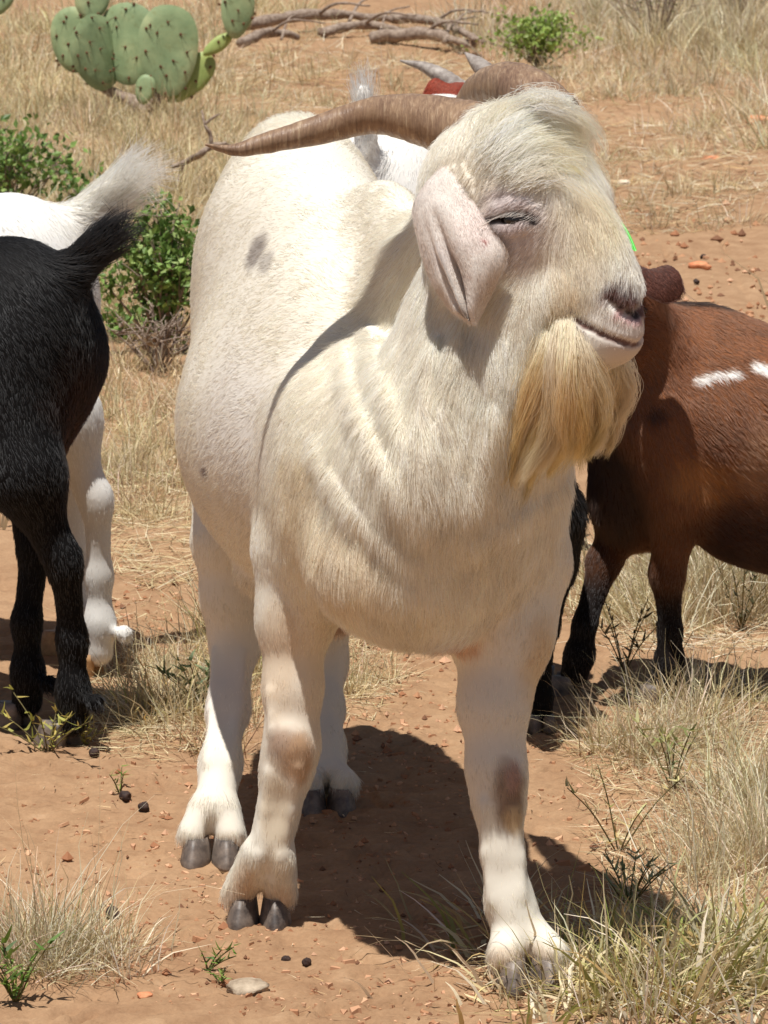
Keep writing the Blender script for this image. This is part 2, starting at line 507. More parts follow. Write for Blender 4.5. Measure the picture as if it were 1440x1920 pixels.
def hoof_mesh(name, pos, heading, size, h=0.045, splay=0.09, spread=1.0):
    """cloven hoof: two pointed toes, pos = centre of the foot on the ground"""
    bag = Bag()
    hd = nrm(A(heading[0], heading[1], 0)); sd = A(-hd[1], hd[0], 0)
    for sg in (-1, 1):
        rings = []
        lv = [(-0.004, 0.97, 0.0), (0.003, 1.02, 0.0), (h * .35, 0.95, -.09), (h * .7, 0.85, -.2), (h, 0.76, -.30)]
        th = np.linspace(0, 2 * np.pi, 18, endpoint=False)
        for z, sc, off in lv:
            cx, sy = np.cos(th), np.sin(th)
            lx = np.where(cx > 0, 0.78 * cx ** 1.0, 0.55 * cx) * size * sc + off * size * .55
            ly = sy * np.where(cx > 0, 1 - 0.38 * cx ** 2, 1) * size * 0.40 * sc
            ca, sa = math.cos(sg * splay), math.sin(sg * splay)
            px, py = lx * ca - ly * sa, lx * sa + ly * ca + sg * size * 0.40 * spread
            rings.append(A(*pos) + px[:, None] * hd + py[:, None] * sd + A(0, 0, z))
        Vv = np.vstack(rings); m = 18
        a = np.arange(m); b_ = (a + 1) % m
        Fq = np.vstack([np.stack([i * m + a, i * m + b_, (i + 1) * m + b_, (i + 1) * m + a], -1) for i in range(len(lv) - 1)])
        Vv = np.vstack([Vv, rings[0].mean(0), rings[-1].mean(0)])
        Ft = np.vstack([np.stack([b_, a, np.full(m, len(Vv) - 2)], -1), np.stack([(len(lv) - 1) * m + a, (len(lv) - 1) * m + b_, np.full(m, len(Vv) - 1)], -1)])
        bag.add(Vv, [Fq, Ft])
    return bag.mesh(name)

# ------------------------------------------------------------------ the white buck
CREAM, WARM, YELL = lin(240, 232, 215), lin(234, 220, 196), lin(228, 198, 148)
PINK, SKIN_W, BROWN = lin(214, 190, 184), lin(232, 222, 214), lin(150, 100, 60)
WHITE = lin(246, 242, 234)
HEADC = lin(247, 240, 225)  # cream lightened: overexposed light on the head put into the coat, neck too

def build_buck():
    S = Sculpt()
    ax = nrm(A(-0.20, 1.0, 0)); lat = A(ax[1], -ax[0], 0); up = A(0, 0, 1)
    RB = np.stack([lat, ax, up])
    back = ax + A(0, 0, -.35)
    # trunk
    S.ell((-.074, 5.60, .555), (.188, .38, .208), RB, .05, CREAM, back, .016, .22)
    S.ell((-.090, 5.76, .715), (.126, .38, .180), RB, .08, CREAM, back, .016, .22)
    S.ell((-.118, 5.93, .690), (.125, .22, .215), RB, .08, CREAM, back, .018, .25)
    S.ell((-.118, 6.00, .86), (.05, .12, .055), RB, .08, CREAM, back, .03, .8)
    S.ell((-.052, 5.45, .62), (.112, .20, .19), RB, .08, CREAM, back, .016, .25)
    S.ell((.045, 5.21, .555), (.152, .22, .180), RB, .06, CREAM, (-.1, .1, -1), .022, .5)
    S.ell((.005, 5.46, .785), (.055, .20, .11), RB, .04, CREAM, back, .014, .45)
    S.ell((-.082, 5.26, .525), (.054, .10, .145), RB, .06, CREAM, (-.15, .3, -1), .016, .45)
    S.ell((.135, 5.20, .58), (.058, .11, .18), RB, .05, CREAM, (.15, .3, -1), .018, .45)
    S.ell((.040, 5.09, .480), (.120, .12, .085), RB, .06, CREAM, (0, -.1, -1), .024, .5)
    S.ell((.075, 5.04, .432), (.030, .03, .03), RB, .03, WHITE, (0, -.3, -1), .030, .8)
    # neck and throat
    down = (-.12, -.25, -1)
    S.cone((.082, 5.10, .59), (.170, 5.10, .90), .130, .086, .045, HEADC, down, .030, .5)
    S.cone((.075, 5.02, .60), (.190, 5.00, .80), .085, .075, .06, HEADC, down, .030, .5)
    S.cone((.05, 5.32, .77), (.145, 5.16, .92), .062, .066, .06, HEADC, (-.3, .6, -.8), .03, .55)
    S.cone(P(1075, 690, 5.08), P(1100, 765, 5.10), .054, .030, .05, HEADC, (0, -.2, -1), .03, .5)
    # front legs
    leg = dict(col=CREAM, ln=.012, lift=.2)
    FL = [(P(562, 1040, 5.29), .058), (P(551, 1160, 5.28), .040), (P(549, 1290, 5.265), .030), (P(547, 1395, 5.25), .0275), (P(535, 1455, 5.25), .0235),
          (P(520, 1530, 5.25), .0185), (P(503, 1600, 5.24), .0275)]
    S.chain(FL, .035, **leg)
    FR = [(P(965, 1060, 5.14), .068), (P(945, 1190, 5.11), .052), (P(926, 1320, 5.08), .036), (P(930, 1440, 5.06), .0285), (P(936, 1510, 5.05), .0225),
          (P(942, 1600, 5.04), .0185), (P(955, 1690, 5.03), .022), (P(975, 1750, 5.02), .029)]
    S.chain(FR, .035, **leg)
    S.ell(P(541, 1400, 5.228), (.023, .018, .028), None, .012, CREAM, (0, -.2, -1), .008, .3)
    S.ell(P(948, 1462, 5.042), (.022, .018, .028), None, .012, CREAM, (0, -.2, -1), .012, .4)
    # hind legs
    HL = [(P(468, 860, 5.86), .085), (P(432, 1010, 5.80), .050), (P(438, 1120, 5.80), .039), (P(442, 1200, 5.80), .030), (P(428, 1330, 5.72), .0235), (P(414, 1430, 5.64), .0225), (P(402, 1515, 5.58), .029)]
    S.chain(HL[:3], .018, **leg); S.chain(HL[2:], .03, **leg)
    HR = [(P(600, 920, 6.0), .10), (P(608, 1050, 5.95), .055), (P(607, 1150, 6.02), .034), (P(606, 1240, 6.04), .028), (P(606, 1330, 5.98), .023), (P(606, 1400, 5.92), .024), (P(608, 1450, 5.88), .030)]
    S.chain(HR, .035, **leg)
    # feet: two toes each
    feet = []
    for (c, sp, hd, top, r) in ((G(487, 1726), .026, (-.08, -1), FL[-1][0], .031), (G(990, 1842), .028, (.15, -1), FR[-1][0], .031),
                             (G(397, 1612), .024, (-.05, -1), HL[-1][0], .030), (G(612, 1516), .024, (.1, -1), HR[-1][0], .030)):
        h = nrm(A(hd[0], hd[1], 0)); sd = A(-h[1], h[0], 0)
        for sg in (-1, 1):
            b = A(c[0], c[1], 0) + sd * sg * sp - h * .004
            S.cone(top + sd * sg * .010, b + A(0, 0, .035) + h * .004, r * .78, .0205, .007, CREAM, (0, -.15, -1), .019, .12)
        feet.append((A(c[0], c[1], -.003), h))
    # cleft between the toes, tendons and bony knees
    def groove(px, r_, k_):
        hs = [x for x in (S.hit(*p_) for p_ in px) if x is not None]
        for a, b in zip(hs[:-1], hs[1:]): S.cone(a, b, r_, r_, k_, sub=True)
    groove([(506, 1600), (500, 1640), (494, 1680), (490, 1700)], .0055, .012)
    groove([(395, 1545), (390, 1575), (388, 1592)], .005, .010)
    groove([(985, 1770), (990, 1800), (994, 1822)], .0055, .012)
    groove([(612, 1465), (616, 1490)], .005, .010)
    for px, r_ in (([(508, 1300), (510, 1370)], .006), ([(560, 1440), (545, 1520), (532, 1570)], .006), ([(505, 1450), (498, 1520), (486, 1570)], .005),
                   ([(965, 1520), (972, 1610), (978, 1680)], .006), ([(910, 1510), (912, 1600), (922, 1690)], .005), ([(455, 1230), (448, 1330), (434, 1430)], .006), ([(402, 1230), (398, 1330), (390, 1430)], .005)):
        hs = [x for x in (S.hit(*p_) for p_ in px) if x is not None]
        for a, b in zip(hs[:-1], hs[1:]): S.cone(a + A(0, .003, 0), b + A(0, .003, 0), r_, r_, .010, CREAM, (0, 0, -1), .010, .2)
    # dewclaws
    for p in (P(462, 1640, 5.27), P(470, 1645, 5.27)): S.ell(p, (.012, .012, .012), None, .01, CREAM, (0, 0, -1), .015, .5)
    # sheath
    S.cone(P(620, 1150, 5.5), P(470, 1080, 5.55), .03, .02, .03, CREAM, (0, .2, -1), .015, .5)
    # skin folds of the neck and chest
    def ridge(pts, r, k=.02, ln=.03, col=CREAM):
        hs = [S.hit(u, v) for u, v in pts]
        hs = [h + A(0, .004, 0) for h in hs if h is not None]
        if len(hs) > 2: hs = list(catmull(np.array(hs), 12))
        rr_ = r * (.25 + .75 * np.sin(np.pi * np.linspace(.04, .96, len(hs))))
        for a, b, r1_, r2_ in zip(hs[:-1], hs[1:], rr_[:-1], rr_[1:]): S.cone(a, b, r1_, r2_, k, col, (-.2 if pts[0][0] < 800 else .2, -.2, -1), ln, .55)
    RID = [[(640, 660), (675, 780), (720, 880), (785, 1000)], [(590, 830), (640, 920), (700, 990), (780, 1060)], [(690, 620), (725, 730), (765, 850)],
           [(868, 610), (845, 720), (815, 850), (800, 990)], [(930, 760), (905, 860), (880, 960)], [(820, 640), (800, 760), (785, 880)], [(1060, 900), (980, 960), (880, 1020)]]
    for rd in RID: ridge(rd, .0042, .016)
    # head: a along the face, b to the buck's right, c out of the forehead
    O = P(957, 208, 5.03); Mz = P(1214, 590, 4.905)
    n = nrm(Mz - O); hh = nrm(A(n[0], n[1], 0)); ch = math.hypot(n[0], n[1])
    f = hh * (-n[2]) + up * ch; sv = A(hh[1], -hh[0], 0)
    HL_ = np.linalg.norm(Mz - O)
    q = HL_ / .298
    H = lambda a, b, c: O + (n * a + sv * b + f * c) * q
    RH = np.stack([n, sv, f])
    D = lambda a, b, c: n * a + sv * b + f * c
    up_face = D(-.9, .5, .1)
    E = lambda c, r, k, col, flow, ln, lift, **kw: S.ell(H(*c), tuple(x * q for x in r), RH, k, col, flow, ln, lift, **kw)
    E((.060, 0, -.085), (.095, .078, .090), .04, HEADC, D(.1, .6, -.3), .018, .45)
    E((.062, 0, -.024), (.078, .058, .050), .04, HEADC, D(.8, -.25, .3), .034, .4)
    E((.115, .048, -.060), (.055, .034, .050), .03, HEADC, D(-.2, .5, -.6), .014, .4)
    E((.115, -.040, -.064), (.050, .030, .046), .03, HEADC, D(-.2, -.5, -.6), .014, .4)
    E((.165, 0, -.030), (.105, .046, .060), .035, HEADC, D(.9, .3, -.1), .030, .4)
    E((.245, 0, -.047), (.060, .041, .049), .03, WHITE, D(.5, .6, -.4), .009, .3)
    E((.125, .030, -.125), (.080, .040, .062), .04, HEADC, D(-.4, .3, -.7), .014, .4)
    E((.125, -.030, -.125), (.080, .040, .062), .04, HEADC, D(-.4, -.3, -.7), .014, .4)
    S.cone(H(.15, 0, -.145), H(.262, 0, -.112), .045 * q, .030 * q, .03, WARM, D(.1, .2, -1), .016, .4)
    E((.280, 0, -.064), (.036, .040, .040), .02, HEADC, D(.4, .5, -.5), .004, .25)
    E((.272, .026, -.076), (.036, .022, .024), .015, HEADC, D(.1, .5, -.7), .007, .3)
    E((.272, -.026, -.076), (.036, .022, .024), .015, HEADC, D(.1, -.5, -.7), .007, .3)
    E((.276, 0, -.112), (.032, .034, .024), .02, HEADC, D(.1, .1, -1), .012, .4)
    E((.298, 0, -.052), (.018, .029, .022), .015, lin(160, 122, 116), D(.4, .5, -.5), .0, .25)
    # mouth, nostrils, eyes
    def mirror(p):
        d = p - O
        return p - 2 * sv * (d @ sv)
    mpx = [(1070, 584), (1085, 600), (1105, 614), (1130, 627), (1160, 639), (1190, 647), (1212, 649)]
    mouth = [S.hit(*x) for x in mpx]
    npx = [(1143, 556), (1158, 569), (1174, 580), (1190, 588)]
    nost = [S.hit(*x) for x in npx]
    phil = [x for x in (S.hit(1206, 588), S.hit(1208, 610), S.hit(1209, 640)) if x is not None]
    for mr in (lambda p: p, mirror):
        m = [mr(p) for p in mouth if p is not None]
        for i_, (a, b) in enumerate(zip(m[:-1], m[1:])): S.cone(a, b, .0028, .0028, .005, sub=True)
        m = [mr(p) for p in nost if p is not None]
        for i_, (a, b) in enumerate(zip(m[:-1], m[1:])): S.cone(a, b, .0045 + .0012 * i_, .0057 + .0012 * i_, .006, sub=True)
    for a, b in zip(phil[:-1], phil[1:]): S.cone(a, b, .0022, .002, .004, sub=True)
    eye_c = S.hit(963, 408)
    e_in = [S.hit(u, v) for u, v in ((922, 414), (940, 411), (960, 405), (980, 402), (996, 408), (1004, 418))]
    upl = [S.hit(u, v) for u, v in ((912, 404), (930, 393), (955, 385), (980, 384), (1002, 395), (1012, 414))]
    lol = [S.hit(u, v) for u, v in ((918, 422), (935, 432), (957, 434), (978, 428), (996, 422))]
    for a, b in zip(e_in[:-1], e_in[1:]): S.cone(a, b, .0062, .0062, .004, sub=True)
    for a, b in zip(upl[:-1], upl[1:]): S.cone(a + A(0, .002, 0), b + A(0, .004, 0), .0022, .0022, .012, lin(190, 174, 168), D(-.3, .6, -.5), .012, .35)
    for a, b in zip(lol[:-1], lol[1:]): S.cone(a + A(0, .003, 0), b + A(0, .003, 0), .004, .004, .008, lin(206, 188, 184), D(.2, .5, -.7), .005, .3)
    # wrinkles at the root of the ear
    for pts in ([(852, 318), (862, 338), (868, 362)], [(868, 312), (880, 338), (884, 362)], [(838, 324), (840, 346), (842, 368)]):
        hs = [S.hit(u, v) for u, v in pts]
        for a, b in zip(hs[:-1], hs[1:]): S.cone(a, b, .0018, .0018, .009, lin(226, 214, 194), (-.3, 0, -1), .013, .3)
    # mesh: fine in the head, coarser in the body
    pl_o, pl_n = P(960, 640, 5.05), nrm(A(.35, -.45, .8))
    V1, F1 = S.polygonise(.0054, lambda C, b: ((C - pl_o) @ pl_n) < b * .9)
    V2, F2 = S.polygonise(.0023, lambda C, b: ((C - pl_o) @ pl_n) > -b * .4)
    k1 = ((V1[F1].mean(1) - pl_o) @ pl_n) < .006; k2 = ((V2[F2].mean(1) - pl_o) @ pl_n) > -.006
    F1, F2 = F1[k1], F2[k2]
    V = np.vstack([V1, V2]); F = np.vstack([F1, F2 + len(V1)])
    used = np.unique(F); mp = np.zeros(len(V), int); mp[used] = np.arange(len(used)); V = V[used]; F = mp[F]
    VN = vnormals(V, F)
    spots = []
    def spot(u, v, r, c, st=.8):
        h = S.hit(u, v)
        if h is not None: spots.append((h, r, np.array(c), st))
    spot(482, 470, (.020, .05, .034), lin(120, 108, 104), .75)
    spot(500, 490, (.012, .04, .02), lin(120, 108, 104), .5)
    spot(383, 886, (.007, .02, .008), lin(110, 92, 92), .9)
    spot(535, 1392, (.027, .03, .025), lin(122, 78, 46), .95)
    spot(560, 1425, (.025, .03, .034), lin(190, 140, 84), .8)
    spot(520, 1510, (.022, .03, .07), lin(224, 198, 156), .45)
    spot(955, 1490, (.020, .03, .045), lin(122, 86, 54), .95)
    spot(962, 1455, (.012, .03, .02), lin(168, 124, 110), .9)
    spot(965, 1540, (.016, .03, .02), lin(222, 190, 140), .7)
    spot(560, 960, (.05, .10, .10), lin(226, 204, 162), .45)
    spot(640, 1070, (.07, .10, .06), lin(230, 208, 170), .5)
    spot(520, 1230, (.03, .05, .08), lin(222, 190, 146), .5)
    spot(1010, 1250, (.03, .05, .06), lin(222, 190, 140), .6)
    spot(870, 1215, (.03, .05, .02), lin(196, 150, 120), .8)
    spot(650, 1170, (.045, .06, .018), lin(176, 132, 102), .8)
    spot(550, 1290, (.07, .07, .12), lin(230, 210, 188), .35); spot(925, 1330, (.07, .07, .12), lin(232, 216, 200), .3); spot(430, 1300, (.05, .06, .12), lin(228, 218, 210), .5)  # tints put the body's shade on the upper legs into the coat colour
    for u_, v_ in ((455, 1680), (520, 1690), (375, 1590), (430, 1590), (960, 1800), (1010, 1800)): spot(u_, v_, (.03, .04, .022), lin(206, 172, 134), .5)
    spot(460, 1650, (.02, .03, .03), lin(222, 190, 150), .5)
    spot(1110, 410, (.05, .07, .05), lin(228, 206, 156), .4)
    spot(1075, 500, (.04, .06, .03), lin(222, 200, 156), .3)
    spot(1060, 560, (.03, .04, .03), lin(226, 204, 162), .6)
    for u, v, rr_ in ((1150, 548, .010), (1168, 552, .013), (1188, 560, .014), (1204, 575, .012), (1212, 560, .010)): spot(u, v, (rr_ * 1.35, .02, rr_ * 1.3), lin(116, 80, 72), .95)
    for u, v in ((1160, 590), (1180, 600), (1198, 604)): spot(u, v, (.009, .02, .006), lin(196, 150, 146), .8)
    for u, v in ((1150, 562), (1165, 574), (1180, 584), (1190, 590)): spot(u, v, (.0075, .02, .0055), lin(46, 30, 30), .95)
    for (u, v) in mpx + [(1095, 608), (1118, 621), (1145, 634), (1175, 644)]: spot(u, v, (.009, .02, .0036), lin(112, 78, 68), .9)
    spot(957, 425, (.020, .03, .012), lin(176, 154, 150), .55)
    spot(930, 410, (.014, .03, .006), lin(96, 78, 80), .8)
    spot(985, 405, (.014, .03, .008), lin(96, 78, 80), .8)
    for u, v in ((922, 414), (932, 412), (942, 410), (952, 407), (962, 404), (972, 402), (982, 403), (992, 407), (1002, 415)): spot(u, v, (.007, .02, .0058), lin(42, 32, 34), .95)
    spot(960, 370, (.03, .03, .02), lin(206, 192, 190), .6)
    spot(960, 470, (.04, .04, .03), lin(218, 206, 202), .6)
    spot(430, 780, (.08, .2, .10), lin(236, 230, 224), .5)
    col, _, _, _ = S.attrs(V)
    col = apply_spots(V, col, spots) * .84
    root = empty('billy_goat', (0.0, 5.35, 0))
    tag(root, 'large cream white billy goat with long brown horns and a yellow beard', 'goat', 'goats on the dirt track')
    body = link('body', mesh_np('body', V, F, col), MAT_SKIN, root)
    fz = lambda X: np.where(((X - pl_o) @ pl_n) > 0, 1.8, 1.0)
    fur('coat', S, V, F, VN, spots, 460000, MAT_HAIR, body, rad=.00028, seed=21, dens=fz)
    for c, h in feet:
        link('hoof', hoof_mesh('hoof', c + h * .006, h, .050, .034), MAT_HOOF, root)
    # ---- horns
    def horn(pts, radii, seed):
        path = catmull(np.array([p for p in pts]), 150)
        rr = np.interp(np.linspace(0, 1, 150), np.linspace(0, 1, len(radii)), radii)
        s = np.linspace(0, 1, 150)
        ring = np.sin(s * 150 + 3 * np.sin(s * 21)) * .010 + np.sin(s * 61 + 1.3) * .008
        rr = rr * (1 + ring * np.clip(1.25 - s * 1.3, 0.1, 1))
        Vh, Fh = tube(path, rr, 36, 0.0, 1.0, (0.1, -.25, 1))
        Vh = Vh + vnoise3(Vh, 90, seed) * .0007
        return mesh_np('horn', Vh, Fh)
    m, nt, b, out = new_mat('horn')
    co = objco(nt); sx = N(nt, 'ShaderNodeMapping'); nt.links.new(co, sx.inputs[0]); sx.inputs['Scale'].default_value = (230, 60, 30)
    sx.inputs['Rotation'].default_value = (0, math.radians(10), 0)
    st = noise_node(nt, 1.0, 5, .65, sx.outputs[0], .4)
    c = ramp(nt, st, [(.32, lin(98, 74, 56)), (.48, lin(134, 106, 82)), (.60, lin(160, 132, 104)), (.74, lin(206, 186, 154))])
    c = mixc(nt, .42, c, ramp(nt, noise_node(nt, 16, 4, .6, co), [(.35, lin(118, 92, 76)), (.65, lin(164, 136, 108))]))
    nt.links.new(c, b.inputs['Base Color']); b.inputs['Roughness'].default_value = .42; b.inputs['Specular IOR Level'].default_value = .4
    bump(nt, st, b, .6, .004)
    h1 = horn([P(905, 258, 5.055), P(868, 246, 5.09), P(790, 224, 5.15), P(700, 217, 5.21), P(600, 243, 5.225), P(500, 268, 5.205), P(440, 281, 5.185), P(385, 272, 5.165)],
              [.038, .037, .030, .0218, .0175, .0125, .0075, .0014], 3)
    h2 = horn([P(1040, 225, 5.10), P(1000, 185, 5.14), P(955, 163, 5.21), P(910, 172, 5.30), P(880, 205, 5.40), P(862, 262, 5.48)],
              [.034, .033, .030, .026, .020, .012], 4)
    link('horn', h1, m, root); link('horn', h2, m, root)
    # ---- ears
    def ear(left, right, fold, thick, name='ear'):
        a = catmull(np.array(left), 40); b_ = catmull(np.array(right), 40)
        nn = 22
        s = np.linspace(0, 1, nn)
        V0 = a[:, None] * (1 - s[None, :, None]) + b_[:, None] * s[None, :, None]
        nrmv = nrm(np.cross(b_ - a, np.gradient(a, axis=0) + np.gradient(b_, axis=0)))
        sgn = -np.sign(nrmv[:, 1:2]); nrmv = nrmv * sgn
        V0 = V0 + nrmv[:, None] * fold(np.linspace(0, 1, 40)[:, None], s[None])[..., None]
        V0 = V0 + nrmv[:, None] * (.0022 * vnoise(V0.reshape(-1, 3) * A(1.6, 1, .6), 60, 8).reshape(40, nn))[..., None]
        edge = np.minimum(1, np.minimum(s, 1 - s) * 7)[None, :, None] * np.minimum(1, (1 - np.linspace(0, 1, 40)) * 9)[:, None, None]
        front = V0 + nrmv[:, None] * thick / 2 * edge; bk = V0 - nrmv[:, None] * thick / 2 * edge
        i = (np.arange(39)[:, None] * nn + np.arange(nn - 1)[None]).ravel()
        q1 = np.stack([i, i + 1, i + nn + 1, i + nn], -1); o = 40 * nn
        q2 = q1[:, ::-1] + o
        bd = list(range(nn)) + [k * nn + nn - 1 for k in range(1, 40)] + list(range(40 * nn - 2, 39 * nn - 1, -1)) + [k * nn for k in range(38, 0, -1)]
        bd = np.array(bd); b2 = np.roll(bd, -1)
        q3 = np.stack([b2, bd, bd + o, b2 + o], -1)
        Ve = np.vstack([front.reshape(-1, 3), bk.reshape(-1, 3)])
        return Ve, np.vstack([q1, q2, q3])
    g = lambda x, c, w: np.exp(-((x - c) / w) ** 2)
    def fold_near(t, s):
        out_ = .016 * np.sin(np.pi * s) * (1 - .3 * t)
        crease = -.019 * g(s, .42 - .05 * t, .05) * np.clip(t * 3 - .8, 0, 1) - .009 * g(s, .27 - .06 * t, .035) * np.clip(t * 3 - 1.0, 0, 1) - .004 * g(s, .74, .03) * np.clip(t * 3 - 1.2, 0, 1)
        flap = .010 * g(s, .66, .20) * np.clip(t * 2.5 - .5, 0, 1) + .006 * g(s, .30, .05) * np.clip(t * 3 - .8, 0, 1)
        return out_ + crease + flap
    yE = 4.955
    left = [P(815, 325, 5.03), P(775, 385, 5.0), P(784, 450, 4.975), P(804, 520, 4.96), P(840, 576, 4.945), P(872, 600, 4.935)]
    right = [P(900, 322, 5.00), P(893, 372, 4.965), P(922, 428, 4.935), P(952, 472, 4.925), P(936, 522, 4.925), P(900, 596, 4.935)]
    Ve, Fe = ear(left, right, fold_near, .0065)
    ecol = np.broadcast_to(np.array(lin(228, 219, 209)), (len(Ve), 3)).copy()
    nz = vnoise(Ve, 45, 12)
    ecol *= (1 + .07 * nz)[:, None]
    def ear_spot(u, v, r, c, st):
        d = ray(u, v); o_ = A(0, 0, CAM_H)
        dd = np.linalg.norm(np.cross(Ve - o_, nrm(d)), axis=1)
        w = np.clip(1.3 - dd / r + .25 * vnoise(Ve, 160, 3), 0, 1) * st
        ecol[:] = ecol + w[:, None] * (np.array(c) - ecol)
    ear_spot(908, 453, .0035, lin(170, 90, 80), .9)
    ear_spot(915, 545, .018, lin(190, 160, 130), .6)
    ear_spot(880, 520, .006, lin(170, 130, 105), .6)
    ear_spot(900, 420, .03, lin(238, 214, 206), .6)
    ear_spot(830, 480, .02, lin(236, 226, 222), .6)
    e1 = link('ear', mesh_np('ear', Ve, Fe, ecol), mat_attr('ear_skin', .6, .3, .15, 180, .25), root)
    # short hair on the ear
    ev = vnormals(Ve, Fe)
    SE = Sculpt(); SE.cone(P(850, 330, 5.0), P(888, 600, 4.93), .05, .03, .01, SKIN_W, (.25, -.1, -1), .008, .3)
    fur('ear_hair', SE, Ve, Fe, ev, [(P(908, 453, 4.93), (.006, .03, .006), np.array(lin(170, 90, 80)), .9)], 15000, MAT_HAIR, e1, rad=.0002, seed=5, colvar=.06, clump=.15)
    lb = [H(.05, -.072, -.09), H(.09, -.090, -.12), H(.14, -.098, -.13), H(.19, -.095, -.13)]
    rb = [H(.06, -.072, -.13), H(.11, -.090, -.17), H(.17, -.098, -.18), H(.20, -.095, -.14)]
    Ve2, Fe2 = ear(lb, rb, lambda t, s: .012 * np.sin(np.pi * s) * np.ones_like(t), .008)
    e2 = link('ear', mesh_np('ear', Ve2, Fe2, np.broadcast_to(np.array(lin(226, 206, 198)), (len(Ve2), 3))), bpy.data.materials['ear_skin'], root)
    # ear tag on the far ear, its edge showing beside the nose
    tb = Bag()
    tc = [P(1165, 414, 5.02), P(1177, 432, 5.01), P(1187, 452, 5.0), P(1194, 470, 4.99)]
    tp = catmull(np.array(tc), 12)
    for off, cc in ((0, lin(70, 190, 60)), (-.004, lin(225, 235, 215))):
        sdv = A(-.25, .95, .1) * .028
        Vt = np.vstack([tp + A(off, 0, off * .4), tp + sdv + A(off, 0, off * .4)])
        Vt = np.vstack([Vt, Vt + A(-.0022, 0, -.0008)])
        i = np.arange(11)
        Ft = np.vstack([np.stack([i, i + 1, i + 13, i + 12], -1), np.stack([i + 24, i + 36, i + 37, i + 25], -1), np.stack([i, i + 24, i + 25, i + 1], -1), np.stack([i + 12, i + 13, i + 37, i + 36], -1)])
        tb.add(Vt, Ft, cc)
    link('ear_tag', tb.mesh('ear_tag'), mat_attr('tag_plastic', .4, .5), root)
    # ---- eye between the lids, with lashes
    er = nrm(eye_c - H(.12, 0, -.07))
    th = np.linspace(0, np.pi, 12); ph = np.linspace(0, 2 * np.pi, 20, endpoint=False)
    Rr = .019
    Vs = (eye_c - er * .0175) + Rr * np.stack([np.outer(np.sin(th), np.cos(ph)), np.outer(np.sin(th), np.sin(ph)), np.outer(np.cos(th), np.ones(20))], -1).reshape(-1, 3)
    i = (np.arange(11)[:, None] * 20 + np.arange(20)[None]).ravel(); j = (np.arange(11)[:, None] * 20 + (np.arange(20)[None] + 1) % 20).ravel()
    link('eye', mesh_np('eye', Vs, np.stack([i, j, j + 20, i + 20], -1)), MAT_EYE, root)
    r = np.random.default_rng(4)
    nl = 40
    pth = catmull(np.array(upl[:5]), nl) + A(.002, -.002, -.007)
    le = np.zeros((nl, 4, 3)); lr_ = np.zeros((nl, 4))
    for k in range(4):
        le[:, k] = pth + (er * .014 + A(-.010, -.002, -.012)) * (k / 3) + A(0, 0, .004) * (k / 3) ** 2 + r.normal(0, .0012, (nl, 3)) * (k / 3)
        lr_[:, k] = .00035 * (1 - .7 * k / 3)
    make_curves('eyelash', le, lr_, np.broadcast_to(np.array(lin(228, 220, 210)), (nl, 3)) * r.uniform(.7, 1, (nl, 1)), MAT_HAIR, root)
    # ---- beard
    def beard(name, guides, count, width, seed, rad=.00026, root_c=lin(240, 226, 196), mid_c=lin(228, 200, 148), tip_c=lin(218, 196, 134), nclump=46, mn=.55, wav=.012, conv=.8, jit=0.0, wf=5.0):
        """strands between guide lines, drawn together into locks towards the tips"""
        r = np.random.default_rng(seed)
        K = 13
        gs = np.stack([catmull(np.array(gd), K) for gd in guides])
        m = len(gs)
        cx = np.sort(r.random(nclump)) * (m - 1); co_ = r.normal(0, 1, (nclump, 3)) * A(*width); cl_ = r.uniform(mn, 1.0, nclump); cp = r.uniform(0, 6.28, nclump)
        x = r.random(count) * (m - 1); off = r.normal(0, 1, (count, 3)) * A(*width)
        ci = np.argmin(np.abs(x[:, None] - cx[None]) + np.linalg.norm(off[:, None] - co_[None], axis=2) * 30 + r.normal(0, .12, (count, nclump)), 1)
        s = np.linspace(0, 1, K)[None, :]
        w = conv * s ** 1.3
        xs = x[:, None] * (1 - w) + cx[ci][:, None] * w
        lenf = (cl_[ci] * r.uniform(.82, 1.0, count))[:, None]
        t = np.clip(s * lenf, 0, 1) * (K - 1); i0 = np.minimum(t.astype(int), K - 2); ft = (t - i0)[..., None]
        g0 = np.minimum(xs.astype(int), m - 2); gt = (xs - g0)[..., None]
        L = lambda gi: gs[gi, i0] * (1 - ft) + gs[gi, i0 + 1] * ft
        base = L(g0) * (1 - gt) + L(g0 + 1) * gt
        of = off[:, None] * (1 - w)[..., None] + co_[ci][:, None] * w[..., None] * 1.25
        sp = (.35 + .85 * np.sin(np.pi * np.clip(s * .62 + .05, 0, 1)))[..., None]
        wv = np.sin(s * wf + cp[ci][:, None])[..., None] * A(wav, wav * .4, 0) * (s ** 1.2)[..., None]
        fz = vnoise3(base.reshape(-1, 3) + np.repeat(off, K, 0) * 3, 40, seed).reshape(count, K, 3) * .006 * s[..., None]
        pts = base + of * sp + wv + fz + (r.normal(0, 1, (count, 1, 3)) * jit) * (1 - s)[..., None]
        rr = rad * r.uniform(.7, 1.3, (count, 1)) * (1 - .8 * s ** 2)
        sc_ = s[..., None]
        c = np.array(root_c) * np.clip(1 - sc_ * 2.2, 0, 1) + np.array(mid_c) * np.clip(1 - np.abs(sc_ - .5) * 2.2, 0, 1) + np.array(tip_c) * np.clip(sc_ * 2.2 - 1.2, 0, 1)
        wsum = np.clip(1 - sc_ * 2.2, 0, 1) + np.clip(1 - np.abs(sc_ - .5) * 2.2, 0, 1) + np.clip(sc_ * 2.2 - 1.2, 0, 1)
        c = c / wsum * (1.04 + .16 * r.normal(0, 1, nclump)[ci][:, None, None] + r.normal(0, .09, (count, 1, 1)))
        tint = r.random(nclump)[ci] < .25
